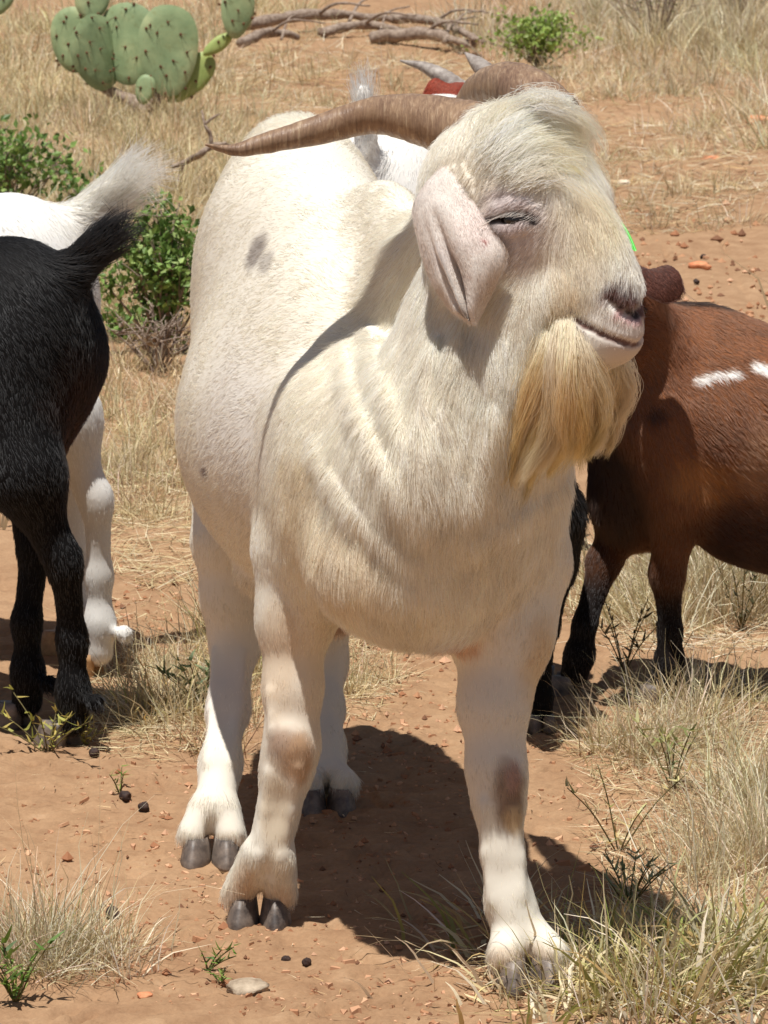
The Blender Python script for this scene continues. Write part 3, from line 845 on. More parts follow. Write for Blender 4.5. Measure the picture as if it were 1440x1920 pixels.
        c[tint] = c[tint] * .5 + np.array(lin(240, 226, 200)) * .5
        return make_curves(name, pts, rr, np.clip(c, .01, .9), MAT_LOCK, root)
    dB = S.hit(1068, 612)[1] - 4.892
    PB = lambda u, v, Y: P(u, v, Y + dB)
    J = lambda u, v: S.hit(u, v) + A(0, .004, 0)
    guides = [
        [J(1012, 632), PB(1005, 672, 4.92), PB(990, 740, 4.925), PB(966, 825, 4.94), PB(944, 895, 4.95), PB(926, 962, 4.96)],
        [J(1036, 628), PB(1030, 672, 4.895), PB(1014, 745, 4.905), PB(988, 830, 4.92), PB(958, 900, 4.93), PB(936, 952, 4.94)],
        [J(1058, 606), PB(1052, 670, 4.880), PB(1040, 750, 4.89), PB(1018, 820, 4.905), PB(996, 880, 4.915), PB(970, 930, 4.93)],
        [J(1066, 612), PB(1068, 680, 4.875), PB(1068, 750, 4.88), PB(1060, 810, 4.895), PB(1046, 858, 4.905), PB(1026, 905, 4.92)],
        [J(1078, 634), PB(1086, 680, 4.880), PB(1100, 745, 4.885), PB(1108, 800, 4.895), PB(1104, 840, 4.905), PB(1092, 880, 4.92)],
        [J(1096, 652), PB(1104, 690, 4.890), PB(1120, 735, 4.895), PB(1132, 790, 4.905), PB(1126, 830, 4.915), PB(1106, 892, 4.93)]]
    beard('beard', guides, 17000, (.007, .010, .005), 31, .00024, mn=.62, conv=.75, jit=.0025)
    g2 = [
        [PB(1098, 668, 4.96), PB(1105, 720, 4.99), PB(1112, 780, 5.01), PB(1108, 830, 5.02), PB(1098, 885, 5.03)],
        [PB(1130, 672, 4.96), PB(1140, 720, 4.99), PB(1144, 770, 5.01), PB(1138, 815, 5.02), PB(1122, 862, 5.03)],
        [PB(1158, 672, 4.97), PB(1168, 715, 4.99), PB(1166, 760, 5.01), PB(1154, 795, 5.02), PB(1136, 832, 5.03)]]
    beard('beard', g2, 6000, (.007, .010, .004), 32, .00024, lin(240, 230, 208), lin(236, 216, 180), lin(222, 196, 140), 26, jit=.006)
    # ---- forelock: wavy locks over the poll and forehead
    def on(u, v, out): 
        h_ = S.hit(u, v)
        return (h_ if h_ is not None else P(u, v, 5.0)) + f * out * .34
    fl = [[on(905, 262, .002), on(925, 222, .008), on(975, 200, .012), on(1030, 215, .012), on(1085, 275, .008)],
          [on(925, 285, .002), on(965, 240, .008), on(1015, 228, .011), on(1075, 265, .010), on(1120, 335, .006)],
          [on(940, 310, .002), on(985, 270, .007), on(1040, 268, .010), on(1095, 315, .009), on(1138, 400, .005)],
          [on(965, 330, .002), on(1010, 300, .006), on(1060, 310, .008), on(1110, 365, .007), on(1150, 450, .003)],
          [on(990, 345, .001), on(1030, 335, .004), on(1075, 355, .006), on(1110, 410, .005), on(1140, 490, .002)]]
    beard('forelock', fl, 3200, (.008, .006, .007), 33, .00022, lin(247, 240, 224), lin(247, 239, 220), lin(240, 224, 186), 60, .40, .012, .6, .010, 7.5)
    f2 = [[on(975, 210, .002), on(1000, 192, .010), on(1032, 198, .014), on(1060, 232, .012), on(1078, 280, .007)],
          [on(990, 214, .002), on(1022, 200, .011), on(1056, 214, .013), on(1082, 255, .011), on(1096, 315, .005)],
          [on(1008, 222, .002), on(1046, 214, .009), on(1074, 236, .011), on(1100, 288, .009), on(1114, 355, .004)]]
    beard('forelock', f2, 2400, (.006, .007, .006), 34, .00022, lin(247, 241, 228), lin(247, 240, 224), lin(243, 230, 198), 40, .40, .013, .6, .008, 8.0)
    return S, H, D, root, spots
SB, HB, DB, BUCK, BSP = build_buck()

# ------------------------------------------------------------------ the other goats
def goat(name, label, loc, heading, scale, cols, hoofs=None, tail=((-.08, 0, .70), (-.20, 0, .80), .045, .09), head=None, hair=80000, dark=True, horns=None,
         ears=True, sweep=1.0, slim=1.0, c_up=None, spot_px=(), no_ear=0, ear_w=.036, hornless=False, deep=0.0, ear_world=None, horn_world=None, spots_local=(), hoof_mat=None, rad=.0004, seed=1, lens=1.0, belly=0.0):
    """local frame: x forward, y to the goat's left, z up; hind feet near x=0"""
    h = nrm(A(heading[0], heading[1], 0)); l = A(-h[1], h[0], 0)
    R = np.stack([h, l, A(0, 0, 1)])
    base = A(loc[0], loc[1], 0)
    W = lambda x, y, z: base + scale * (h * x + l * y + A(0, 0, z))
    Dv = lambda x, y, z: h * x + l * y + A(0, 0, z)
    S = Sculpt()
    c_body, c_leg, c_head, c_tail, c_belly = cols
    E = lambda c, r, k, col, fl, ln: S.ell(W(*c), tuple(x * scale for x in r), R, k * scale, col, Dv(*fl), ln * lens, .4)
    bk = (-1, 0, -.45)
    E((.30, 0, .52), (.33, .155, .185), .05, c_body, bk, .016)
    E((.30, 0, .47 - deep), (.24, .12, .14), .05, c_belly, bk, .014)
    E((.065, 0, .595), (.135, .115, .145), .07, c_body, (-1, 0, -.8), .014)
    E((.56, 0, .52), (.15, .125, .165), .07, c_body, (-.5, 0, -1), .018)
    E((.50, 0, .65), (.14, .075, .10), .07, c_body, bk, .018)
    E((.60, 0, .46 - deep), (.10, .08, .10), .05, c_body, (0, 0, -1), .02)
    D0 = {'hl': (0.02, .085), 'hr': (0.02, -.085), 'fl': (.58, .085), 'fr': (.58, -.085)}
    D0.update(hoofs or {})
    feet = []
    for nm in ('hl', 'hr'):
        fx, fy = D0[nm]; sy = 1 if fy > 0 or nm == 'hl' else -1; sy = 1 if nm == 'hl' else -1
        dx = fx - .02
        S.chain([(W(.055, sy * .06, .56), .088 * scale), (W(fx + .03 + .035 * sweep, sy * .075, .41), .058 * scale)], .05 * scale, col=c_body, flow=Dv(-.5, 0, -1), ln=.014 * lens, lift=.4)
        S.chain([(W(fx + .03 + .035 * sweep, sy * .075, .41), .045 * scale), (W(fx - .008 - .04 * sweep, fy * .6 + sy * .03, .275), .026 * scale * slim)], .04 * scale, col=c_leg, flow=Dv(-.3, 0, -1), ln=.012 * lens, lift=.35)
        S.chain([(W(fx - .012 - .045 * sweep, fy * .6 + sy * .03, .285), .026 * scale * slim), (W(fx - .008 - .03 * sweep, fy, .16), .0215 * scale * slim), (W(fx - .01 - .015 * sweep, fy, .085), .024 * scale * slim), (W(.01 + dx, fy, .040), .0265 * scale * slim)], .025 * scale, col=c_leg, ln=.010 * lens, lift=.4)
        S.ell(W(-.035 + dx, fy, .072), (.014 * scale,) * 3, None, .012, c_leg, Dv(-.6, 0, -1), .014 * lens, .7)
        feet.append((W(fx, fy, 0), h))
    for nm in ('fl', 'fr'):
        fx, fy = D0[nm]; sy = 1 if nm == 'fl' else -1
        dx = fx - .58
        S.chain([(W(.57 + dx * .45, sy * .085, .53), .085 * scale), (W(.53 + dx * .6, sy * .09, .40), .055 * scale)], .05 * scale, col=c_body, flow=Dv(-.3, 0, -1), ln=.016 * lens, lift=.4)
        S.chain([(W(.53 + dx * .6, sy * .09, .40), .050 * scale), (W(.562 + dx * .8, fy * .6 + sy * .035, .25), .031 * scale)], .035 * scale, col=c_up if c_up is not None else c_leg, ln=.012 * lens, lift=.35)
        S.chain([(W(.562 + dx * .8, fy * .6 + sy * .035, .25), .030 * scale), (W(.562 + dx * .95, fy, .14), .020 * scale), (W(.565 + dx, fy, .08), .026 * scale), (W(.575 + dx, fy, .040), .0265 * scale)], .022 * scale, col=c_leg, ln=.009 * lens, lift=.35)
        feet.append((W(fx, fy, 0), h))
    # tail
    t0, t1, tr, tl = tail
    S.cone(W(*t0), W(*t1), tr * scale, tr * .55 * scale, .03 * scale, c_tail, Dv(*(A(*t1) - A(*t0))), tl, .45)
    # neck, head
    hd = head or dict(poll=(.84, 0, .86), nose=(1.0, 0, .70))
    pl, ns = A(*hd['poll']), A(*hd['nose'])
    hv = nrm(ns - pl); side = nrm(np.cross(A(0, 0, 1), hv)); hf = np.cross(hv, side)
    HW = lambda a, b, c: W(*(pl + hv * a + side * b + hf * c))
    S.cone(W(.60, 0, .58), W(*(pl + hv * .03 - hf * .07)), .115 * scale, .068 * scale, .06 * scale, c_body, Dv(-.5, 0, -1), .02 * lens, .45)
    RHl = np.stack([Dv(*hv), Dv(*side), Dv(*hf)])
    EH = lambda c, r, k: S.ell(HW(*c), tuple(x * scale for x in r), RHl, k * scale, c_head, Dv(*(-hv + hf * -.2)), .010 * lens, .3)
    EH((.05, 0, -.065), (.075, .058, .065), .03); EH((.13, 0, -.05), (.09, .036, .042), .03); EH((.205, 0, -.055), (.035, .032, .034), .02)
    EH((.11, 0, -.095), (.07, .036, .045), .03); EH((.19, 0, -.085), (.04, .026, .022), .02)
    for sg in (1, -1): S.cone(HW(.232, sg * .012, -.052), HW(.222, sg * .024, -.044), .005 * scale, .005 * scale, .006, sub=True)
    V, F = S.polygonise(.0078)
    VN = vnormals(V, F)
    spots = [(W(*c), np.asarray(r) * scale, np.array(cc), st) for c, r, cc, st in spots_local]
    for u_, v_, r_, cc_, st_ in spot_px:
        h_ = S.hit(u_, v_, 5.6, 8.5)
        if h_ is not None: spots.append((h_, np.array(r_), np.array(cc_), st_))
    col, _, _, _ = S.attrs(V)
    col = apply_spots(V, col, spots)
    root = empty(name, (loc[0], loc[1], 0))
    tag(root, label, 'goat', 'goats on the dirt track')
    body = link('body', mesh_np('body', V, F, np.clip(col * .8, 0, 1)), MAT_SKIN, root)
    mat = MAT_HAIR_DARK if dark else MAT_HAIR
    fur('coat', S, V, F, VN, spots, hair, mat, body, rad=rad, seed=seed, colvar=.16)
    for c, hh in feet:
        link('hoof', hoof_mesh('hoof', c + hh * .016 * scale, hh, .042 * scale, .038 * scale), hoof_mat or MAT_HOOF, root)
    # ears: hanging flaps with thickness
    for sg in (1, -1):
        if no_ear == sg: continue
        e = hd.get('ear%d' % sg) or [(.045, sg * .055, -.07), (.07, sg * .085, -.085), (.12, sg * .105, -.11), (.16, sg * .100, -.13)]
        pts = catmull(np.array(ear_world[sg] if ear_world and sg in ear_world else [HW(*p_) for p_ in e]), 16)
        s = np.linspace(0, 1, 16); wd = scale * ear_w * np.sin(np.pi * np.clip(.16 + .80 * s, 0, 1)) ** .7
        Ve, Fe = tube(pts, wd, 14, 0, .16, Dv(*side) if hd.get('flat') is None else hd['flat'])
        link('ear', mesh_np('ear', Ve, Fe, np.broadcast_to(np.array(c_head), (len(Ve), 3))), mat_attr(name + '_ear', .7, .25, 0, 120, .3), root)
        er_ = COL.objects[-1] if False else [o_ for o_ in root.children if o_.name.startswith('ear')][-1]
        q4 = Fe[0]; SE = Sculpt(); SE.cone(pts[0], pts[-1], .02, .02, .01, np.array(c_head) * 1.15, pts[-1] - pts[0], .008, .3)
        fur('ear_hair', SE, Ve, q4, vnormals(Ve, q4), [], 3500, mat, er_, rad=.0003, seed=seed + 7, clump=.12)
        ec = np.array([HW(.06, sg * .054, -.05)])
        th = np.linspace(0, np.pi, 8); ph = np.linspace(0, 2 * np.pi, 12, endpoint=False)
        Vs = ec + .012 * scale * np.stack([np.outer(np.sin(th), np.cos(ph)), np.outer(np.sin(th), np.sin(ph)), np.outer(np.cos(th), np.ones(12))], -1).reshape(-1, 3)
        i = (np.arange(7)[:, None] * 12 + np.arange(12)[None]).ravel(); j = (np.arange(7)[:, None] * 12 + (np.arange(12)[None] + 1) % 12).ravel()
        link('eye', mesh_np('eye', Vs, np.stack([i, j, j + 12, i + 12], -1)), MAT_EYE, root)
        if hornless: continue
        hp = (horns or {}).get(sg) or [HW(.0, sg * .028, -.05), HW(-.06, sg * .035, -.05), HW(-.12, sg * .05, -.09), HW(-.15, sg * .065, -.14)]
        path = catmull(np.array(hp), 40)
        rr = np.interp(np.linspace(0, 1, 40), [0, .5, 1], [.021 * scale, .014 * scale, .002]) * (1 + .03 * np.sin(np.arange(40) * 1.7))
        Vh, Fh = tube(path, rr, 14, .0006, .85)
        link('horn', mesh_np('horn', Vh, Fh), bpy.data.materials.get('grey_horn') or mat_simple('grey_horn', lin(120, 108, 100), lin(172, 162, 152), 70, .5, .35, .4, .003), root)
    return root, W, S

def to_local(base, heading, scale, p):
    h = nrm(A(heading[0], heading[1], 0)); l = A(-h[1], h[0], 0); d = (np.asarray(p) - A(base[0], base[1], 0)) / scale
    return tuple(float(x) for x in (d @ h, d @ l, d[2]))
BLK = lin(12, 10, 10)
b0, hd0, sc0 = A(-.487, 6.26, 0), (-.80, .60), .985
L2 = lambda p: to_local(b0, hd0, sc0, p)
goat('nanny_goat', 'black goat with a brown tinged rump and upturned black tail', (b0[0], b0[1]), hd0, sc0, (BLK, BLK, BLK, BLK, BLK),
     {'hl': L2(G(127, 1398))[:2], 'hr': (L2(G(18, 1368))[0], -.03)}, (L2(P(112, 530, 6.26)), L2(P(205, 440, 6.26)), .034, .048), None, 110000, True, seed=41, sweep=.1, slim=.88,
     spots_local=[(L2(P(110, 760, 6.3)), (.08, .12, .12), lin(46, 24, 15), .8), (L2(P(90, 900, 6.3)), (.06, .12, .10), lin(40, 22, 14), .7)])
b1, hd1, sc1 = A(-.520, 6.76, 0), (-.90, .43), 1.0
L3 = lambda p: to_local(b1, hd1, sc1, p)
goat('nanny_goat', 'pure white goat with a fluffy upright tail, behind the black one', (b1[0], b1[1]), hd1, sc1, (WHITE, WHITE, WHITE, lin(244, 238, 226), WHITE),
     {'hl': L3(G(176, 1268))[:2]}, (L3(P(135, 430, 6.8)), L3(P(225, 345, 6.8)), .036, .085), None, 90000, False, seed=42, sweep=.1, slim=.84, lens=.8, hoof_mat=MAT_HOOF_PALE)
RED, DKB = lin(140, 90, 58), lin(22, 15, 13)
b2, hd2, sc2 = A(.845, 6.42, 0), (-1, .33), .80
L4 = lambda p: to_local(b2, hd2, sc2, p)
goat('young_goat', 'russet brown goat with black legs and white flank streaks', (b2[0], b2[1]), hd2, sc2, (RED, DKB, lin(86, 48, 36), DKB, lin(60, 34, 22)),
     {'fl': L4(G(1240, 1318))[:2], 'fr': L4(G(1072, 1302))[:2]}, ((-.08, 0, .66), (-.18, 0, .74), .035, .04),
     dict(poll=L4(P(1170, 500, 6.45)), nose=L4(P(1090, 610, 6.36))), 170000, True, seed=43, rad=.00042, deep=.085, no_ear=-1, ear_w=.048, hornless=True,
     ear_world={1: [P(1185, 500, 6.38), P(1215, 515, 6.36), P(1250, 535, 6.35), P(1278, 552, 6.35)]},
     c_up=lin(120, 74, 44),
     spots_local=[((.5, 0, .76), (.2, .03, .03), DKB, .9), ((.2, 0, .73), (.3, .03, .03), DKB, .9)],
     spot_px=[(1250, 1190, (.05, .06, .05), DKB, .9), (1130, 900, (.08, .10, .14), lin(48, 28, 20), .85), (1230, 780, (.02, .04, .016), lin(50, 24, 18), .7),
              (1320, 900, (.06, .1, .035), lin(190, 132, 76), .6), (1360, 1000, (.08, .1, .03), lin(70, 40, 26), .7), (1420, 860, (.03, .08, .06), lin(206, 160, 120), .5)]
             + [(1308 + 9 * i_, 716 - 4 * i_ + .25 * i_ * i_, (.0085, .03, .0065), lin(250, 246, 240), 1) for i_ in range(9)]
             + [(1414 + 8 * i_, 686 + 3 * i_, (.009, .03, .008), lin(250, 246, 240), 1) for i_ in range(5)])
goat('kid', 'slim black kid behind the billy goat, mostly hidden, one foreleg showing', (.195, 6.66), (0.0, -1), .60, (BLK, BLK, BLK, BLK, BLK),
     {'fl': (.58, .062), 'fr': (.58, -.062)}, ((-.08, 0, .66), (-.16, 0, .74), .035, .03), dict(poll=(.78, 0, .74), nose=(.93, 0, .62)), 26000, True, seed=44, hornless=True)
b3, hd3 = A(-.020, 7.05, 0), (.22, 1.0)
L5 = lambda p: to_local(b3, hd3, 1.1, p)
goat('nanny_goat', 'white goat with a red brown head and grey horns, behind the billy goat', (b3[0], b3[1]), hd3, 1.1, (WHITE, WHITE, lin(150, 62, 40), WHITE, WHITE),
     None, ((-.035, 0, .67), (-.05, 0, .80), .020, .055), dict(poll=L5(P(880, 150, 7.72)), nose=L5(P(1000, 235, 7.62))), 60000, False, seed=45,
     horns={-1: [P(868, 175, 7.70), P(835, 148, 7.71), P(795, 126, 7.73), P(750, 113, 7.75)], 1: [P(925, 150, 7.78), P(905, 128, 7.80), P(888, 112, 7.82), P(872, 99, 7.84)]},
     spots_local=[(L5(P(880, 165, 7.66)), (.016, .08, .05), lin(250, 246, 240), 1), (L5(P(920, 185, 7.66)), (.05, .08, .03), lin(250, 246, 240), 1)],
     ear_w=.030, ear_world={-1: [P(862, 158, 7.66), P(842, 166, 7.64), P(820, 178, 7.63), P(796, 194, 7.63)]})

# ------------------------------------------------------------------ vegetation
STRAW = [lin(226, 212, 170), lin(216, 200, 156), lin(208, 190, 146), lin(222, 208, 172), lin(200, 180, 136), lin(232, 220, 188), lin(186, 164, 122), lin(208, 192, 150)]
PALE = [lin(230, 218, 186), lin(218, 204, 168), lin(236, 226, 200), lin(206, 190, 150), lin(190, 170, 128)]
GREENISH = [lin(176, 176, 106), lin(194, 190, 126), lin(208, 198, 142), lin(214, 194, 136), lin(156, 162, 92), lin(224, 210, 164), lin(206, 176, 116), lin(218, 204, 150)]
GREEN = [lin(96, 128, 50), lin(122, 150, 66), lin(80, 108, 44), lin(146, 166, 84)]
LITTER = [lin(214, 190, 146), lin(198, 166, 118), lin(172, 132, 92), lin(226, 210, 176), lin(140, 104, 76), lin(120, 84, 62)]

def blades(root, az, lean, bend, h, w, cols, r, K=4):
    """one tapering curved ribbon per root"""
    n = len(root)
    s = np.linspace(0, 1, K)[None, :]
    dirh = np.stack([np.cos(az), np.sin(az), np.zeros(n)], -1)
    th = lean[:, None] + bend[:, None] * s
    dz = np.cos(th); dx = np.sin(th)
    st = h[:, None] / (K - 1)
    X = np.concatenate([np.zeros((n, 1)), np.cumsum(dx[:, :-1] * st, 1)], 1)
    Z = np.concatenate([np.zeros((n, 1)), np.cumsum(dz[:, :-1] * st, 1)], 1)
    tw = az + np.pi / 2 + r.normal(0, .9, n)
    side = np.stack([np.cos(tw), np.sin(tw), r.normal(0, .25, n)], -1)
    wig = r.normal(0, .03, (n, K, 1)) * h[:, None, None] * s[..., None]
    C = root[:, None] + dirh[:, None] * X[..., None] + A(0, 0, 1) * Z[..., None] + side[:, None] * wig
    C[..., 2] = np.maximum(C[..., 2], root[:, None, 2] + .002)
    wd = w[:, None] * (1 - .85 * s ** 1.6)
    V = np.stack([C - side[:, None] * wd[..., None] / 2, C + side[:, None] * wd[..., None] / 2], 2).reshape(-1, 3)
    b = (np.arange(n) * K * 2)[:, None] + (np.arange(K - 1) * 2)[None]
    F = np.stack([b, b + 1, b + 3, b + 2], -1).reshape(-1, 4)
    c = np.array(cols)[r.integers(0, len(cols), n)] * r.uniform(.75, 1.15, (n, 1))
    return V, F, np.repeat(np.clip(c, 0, .95), K * 2, 0)
def px_scatter(u, v, ru, rv, n, r):
    """points on the ground inside an ellipse seen in the photo"""
    a = r.uniform(0, 2 * np.pi, n); q = np.sqrt(r.random(n))
    us, vs = u + ru * q * np.cos(a), v + rv * q * np.sin(a)
    x, y = (us - 720) / FPX, (960 - vs) / FPX
    d = np.stack([x, CP + y * SP, -SP + y * CP], -1)
    p = A(0, 0, CAM_H) + d * (-CAM_H / d[:, 2])[:, None]
    p[:, 2] = ground_z(p[:, 0], p[:, 1])
    return p
def tufted(centres, per, rad, h, lean, bend, w, cols, r, K=4):
    n = len(centres) * per
    c = np.repeat(centres, per, 0)
    a = r.uniform(0, 2 * np.pi, n); q = np.abs(r.normal(0, rad, n))
    rt = c + np.stack([np.cos(a) * q, np.sin(a) * q, np.zeros(n)], -1)
    rt[:, 2] = ground_z(rt[:, 0], rt[:, 1]) - .003
    sc = np.repeat(r.uniform(.6, 1.25, len(centres)), per)
    az = a + r.normal(0, .6, n)
    V, F, C = blades(rt, az, np.abs(r.normal(lean, lean * .7, n)), r.normal(bend, .5, n), h * sc * r.uniform(.5, 1.2, n), w * r.uniform(.6, 1.3, n), cols, r, K)
    tone = r.uniform(.72, 1.12, (len(centres), 1)) * (1 + r.normal(0, .04, (len(centres), 3)))
    return V, F, np.clip(C * np.repeat(tone, per * K * 2, 0), 0, .95)
def flat_litter(pts, h, w, cols, r):
    n = len(pts)
    p = pts.copy(); p[:, 2] += .003
    return blades(p, r.uniform(0, 2 * np.pi, n), r.normal(1.45, .12, n), r.normal(.1, .25, n), h * r.uniform(.4, 1.3, n), w * r.uniform(.6, 1.4, n), cols, r, 4)

r = np.random.default_rng(11)
far_bag, near_bag, lit_bag, green_bag = Bag(), Bag(), Bag(), Bag()
# (u, v, ru, rv, tufts, blades per tuft, spread m, height m, lean, blade width m, colours)
FAR = [
    (180, 330, 260, 150, 250, 60, .08, .14, 1.0, .0034, STRAW),      # field around the prickly pear
    (120, 150, 330, 120, 200, 55, .10, .16, .95, .0042, STRAW),
    (420, 240, 150, 130, 90, 50, .09, .12, 1.05, .0036, STRAW),
    (250, 30, 380, 45, 50, 55, .11, .20, .7, .005, STRAW),
    (660, 130, 170, 70, 26, 50, .10, .11, .9, .0040, STRAW),
    (300, 560, 140, 110, 44, 55, .07, .13, .75, .0026, STRAW),
    (280, 740, 130, 60, 34, 55, .06, .09, .95, .0024, STRAW),
    (250, 880, 110, 70, 46, 60, .06, .075, 1.05, .0022, STRAW),
    (270, 980, 100, 30, 12, 45, .05, .06, 1.1, .002, STRAW),
    (1150, 60, 320, 60, 70, 50, .10, .20, .55, .0045, PALE),
    (1330, 40, 220, 70, 70, 55, .10, .30, .40, .0045, PALE),
    (1200, 160, 270, 40, 46, 50, .09, .13, .8, .0038, PALE + STRAW),
    (1330, 245, 150, 45, 26, 50, .08, .09, 1.0, .0034, PALE + STRAW),
    (1290, 380, 170, 45, 17, 50, .07, .09, .95, .003, PALE + STRAW),
    (1180, 300, 110, 50, 8, 50, .07, .08, 1.0, .003, PALE + STRAW),
    (1400, 160, 120, 70, 20, 55, .09, .17, .6, .004, PALE),
    (950, 60, 120, 60, 12, 50, .09, .17, .6, .004, STRAW),
    (1300, 1120, 200, 80, 40, 60, .06, .13, .6, .0022, PALE),
    (1400, 1100, 120, 70, 36, 60, .06, .18, .45, .0022, PALE),
    (1160, 1130, 90, 60, 12, 45, .05, .09, .9, .002, STRAW),
]
for u, v, ru, rv, nt_, per, rad, h, lean, w, cols in FAR:
    c = px_scatter(u, v, ru, rv, nt_, r)
    far_bag.add(*tufted(c, per, rad, h, lean, .55, w, cols, r))
# beyond the frame on both sides and behind, so the place goes on
c = np.stack([r.uniform(-8, 8, 1100), r.uniform(7.6, 30, 1100), np.zeros(1100)], -1)
inside = np.abs(c[:, 0]) < c[:, 1] * .085
c = c[~inside]
far_bag.add(*tufted(c, 30, .11, .28, .5, .5, .007, STRAW + PALE, r, 3))
c = np.stack([r.uniform(-8, 8, 300), r.uniform(23, 60, 300), np.zeros(300)], -1)
far_bag.add(*tufted(c, 26, .2, .35, .5, .5, .012, STRAW + PALE, r, 3))
tag(link('dry_grass', far_bag.mesh('dry_grass', False), MAT_GRASS), 'pale dry straw grass covering the ground behind the goats', None, None, 'stuff')
# near grass that nobody could count
NEAR = [
    (1340, 1440, 130, 80, 18, 45, .045, .075, 1.0, .0019, STRAW + PALE),
    (1180, 1390, 90, 40, 8, 40, .04, .08, 1.0, .0018, STRAW),
    (1410, 1560, 90, 110, 22, 45, .04, .12, .5, .0018, PALE),
    (1310, 1600, 100, 90, 12, 40, .04, .06, .9, .0017, PALE + STRAW),
    (1340, 1330, 130, 50, 18, 45, .05, .11, .75, .0019, STRAW + PALE),
    (330, 1290, 130, 100, 34, 50, .05, .075, .95, .0019, STRAW),
    (450, 1230, 70, 60, 14, 50, .04, .12, .6, .0018, STRAW + GREENISH[3:]),
    (660, 1260, 60, 60, 12, 50, .04, .06, 1.05, .0018, STRAW),
    (400, 1400, 60, 40, 8, 40, .03, .06, 1.0, .0018, LITTER),
]
for u, v, ru, rv, nt_, per, rad, h, lean, w, cols in NEAR:
    c = px_scatter(u, v, ru, rv, nt_, r)
    near_bag.add(*tufted(c, per, rad, h, lean, .6, w, cols, r, 5))
tag(link('dry_grass', near_bag.mesh('dry_grass', False), MAT_GRASS), 'low tangled dry grass beside the goats feet', None, None, 'stuff')
# straw, twigs and leaf crumbs lying on the dirt
for u, v, ru, rv, n, h, w, cols in ((720, 1600, 760, 330, 700, .022, .0012, LITTER), (280, 1330, 150, 100, 900, .06, .0018, STRAW), (300, 950, 150, 160, 1500, .08, .0022, STRAW), (1300, 1500, 200, 250, 2200, .05, .0016, STRAW + PALE),
                                (1250, 240, 260, 190, 5500, .09, .004, LITTER + PALE), (240, 300, 330, 300, 9000, .11, .0042, STRAW + PALE), (700, 120, 300, 100, 2600, .14, .005, LITTER + PALE), (660, 1260, 90, 90, 500, .06, .0017, STRAW), (1150, 640, 320, 170, 260, .04, .002, LITTER),
                                (1300, 1150, 220, 90, 1400, .07, .002, PALE), (250, 1180, 140, 60, 200, .05, .0017, STRAW)):
    lit_bag.add(*flat_litter(px_scatter(u, v, ru, rv, n, r), h, w, cols, r))
tag(link('straw_litter', lit_bag.mesh('straw_litter', False), MAT_GRASS), 'broken straw and leaf crumbs scattered over the dirt', None, None, 'stuff')
# crumbs of earth
def pebble(cx, sz, seed, flat=.6, sub=1):
    rr = np.random.default_rng(seed)
    th = np.linspace(0, np.pi, 5 + 4 * sub); ph = np.linspace(0, 2 * np.pi, 8 + 6 * sub, endpoint=False)
    m = len(ph); D_ = np.stack([np.outer(np.sin(th), np.cos(ph)), np.outer(np.sin(th), np.sin(ph)), np.outer(np.cos(th), np.ones(m))], -1).reshape(-1, 3)
    Vp = D_ * (1 + .28 * vnoise(D_ + rr.uniform(-9, 9, 3), 1.3, seed) + .12 * vnoise(D_, 3.5, seed + 1))[:, None] * np.asarray(sz) * A(1, 1, flat)
    i = (np.arange(len(th) - 1)[:, None] * m + np.arange(m)[None]).ravel(); j = (np.arange(len(th) - 1)[:, None] * m + (np.arange(m)[None] + 1) % m).ravel()
    return Vp + cx, np.stack([i, i + m, j + m, j], -1)
cb = Bag()
for (u, v, ru, rv, n, s0) in ((720, 1650, 760, 270, 900, .0022), (1200, 500, 300, 130, 220, .007), (700, 1300, 300, 120, 200, .003), (250, 1120, 150, 60, 60, .004)):
    for p in px_scatter(u, v, ru, rv, n, r):
        z = s0 * r.lognormal(0, .5)
        D_ = np.array([(1, 0, 0), (-1, 0, 0), (0, 1, 0), (0, -1, 0), (0, 0, 1), (0, 0, -1)], float) * (z * r.uniform(.6, 1.3, (6, 1)))
        cb.add(p + D_ + A(0, 0, z * .2), np.array([(0, 2, 4), (2, 1, 4), (1, 3, 4), (3, 0, 4), (2, 0, 5), (1, 2, 5), (3, 1, 5), (0, 3, 5)]), np.array([lin(186, 140, 106), lin(160, 112, 82), lin(204, 162, 130), lin(130, 94, 72)][r.integers(0, 4)]))
for (u, v, ru, rv, n, s0) in ((720, 1640, 760, 290, 1500, .0042), (1200, 560, 300, 120, 160, .009), (700, 1300, 320, 130, 320, .005), (260, 1150, 160, 70, 120, .006)):
    for p in px_scatter(u, v, ru, rv, n, r):
        z = s0 * r.lognormal(0, .45); a_ = r.uniform(0, 6.28); k_ = r.integers(5, 8)
        t_ = np.sort(r.uniform(0, 6.28, k_)); q_ = z * r.uniform(.5, 1.2, k_)
        ring = np.stack([np.cos(t_) * q_, np.sin(t_) * q_ * .6, np.zeros(k_)], -1) @ np.array([[math.cos(a_), math.sin(a_), 0], [-math.sin(a_), math.cos(a_), 0], [0, 0, 1]])
        tl = r.normal(0, .22, 2); hz = ring[:, 0] * tl[0] + ring[:, 1] * tl[1]
        top = ring * .85 + p + A(0, 0, z * .32); top[:, 2] += hz; bot = ring + p - A(0, 0, z * .25); bot[:, 2] += hz
        a1 = np.arange(k_); b1_ = (a1 + 1) % k_
        cb.add(np.vstack([top, bot, top.mean(0)]), [np.stack([a1, a1 + k_, b1_ + k_, b1_], -1), np.stack([a1, b1_, np.full(k_, 2 * k_)], -1)], np.array([lin(186, 142, 110), lin(172, 126, 94), lin(200, 158, 124)][r.integers(0, 3)]))
tag(link('gravel', cb.mesh('gravel', False), mat_attr('earth_crumbs', .95, .1)), 'small crumbs of red earth and grit on the dirt', None, None, 'stuff')

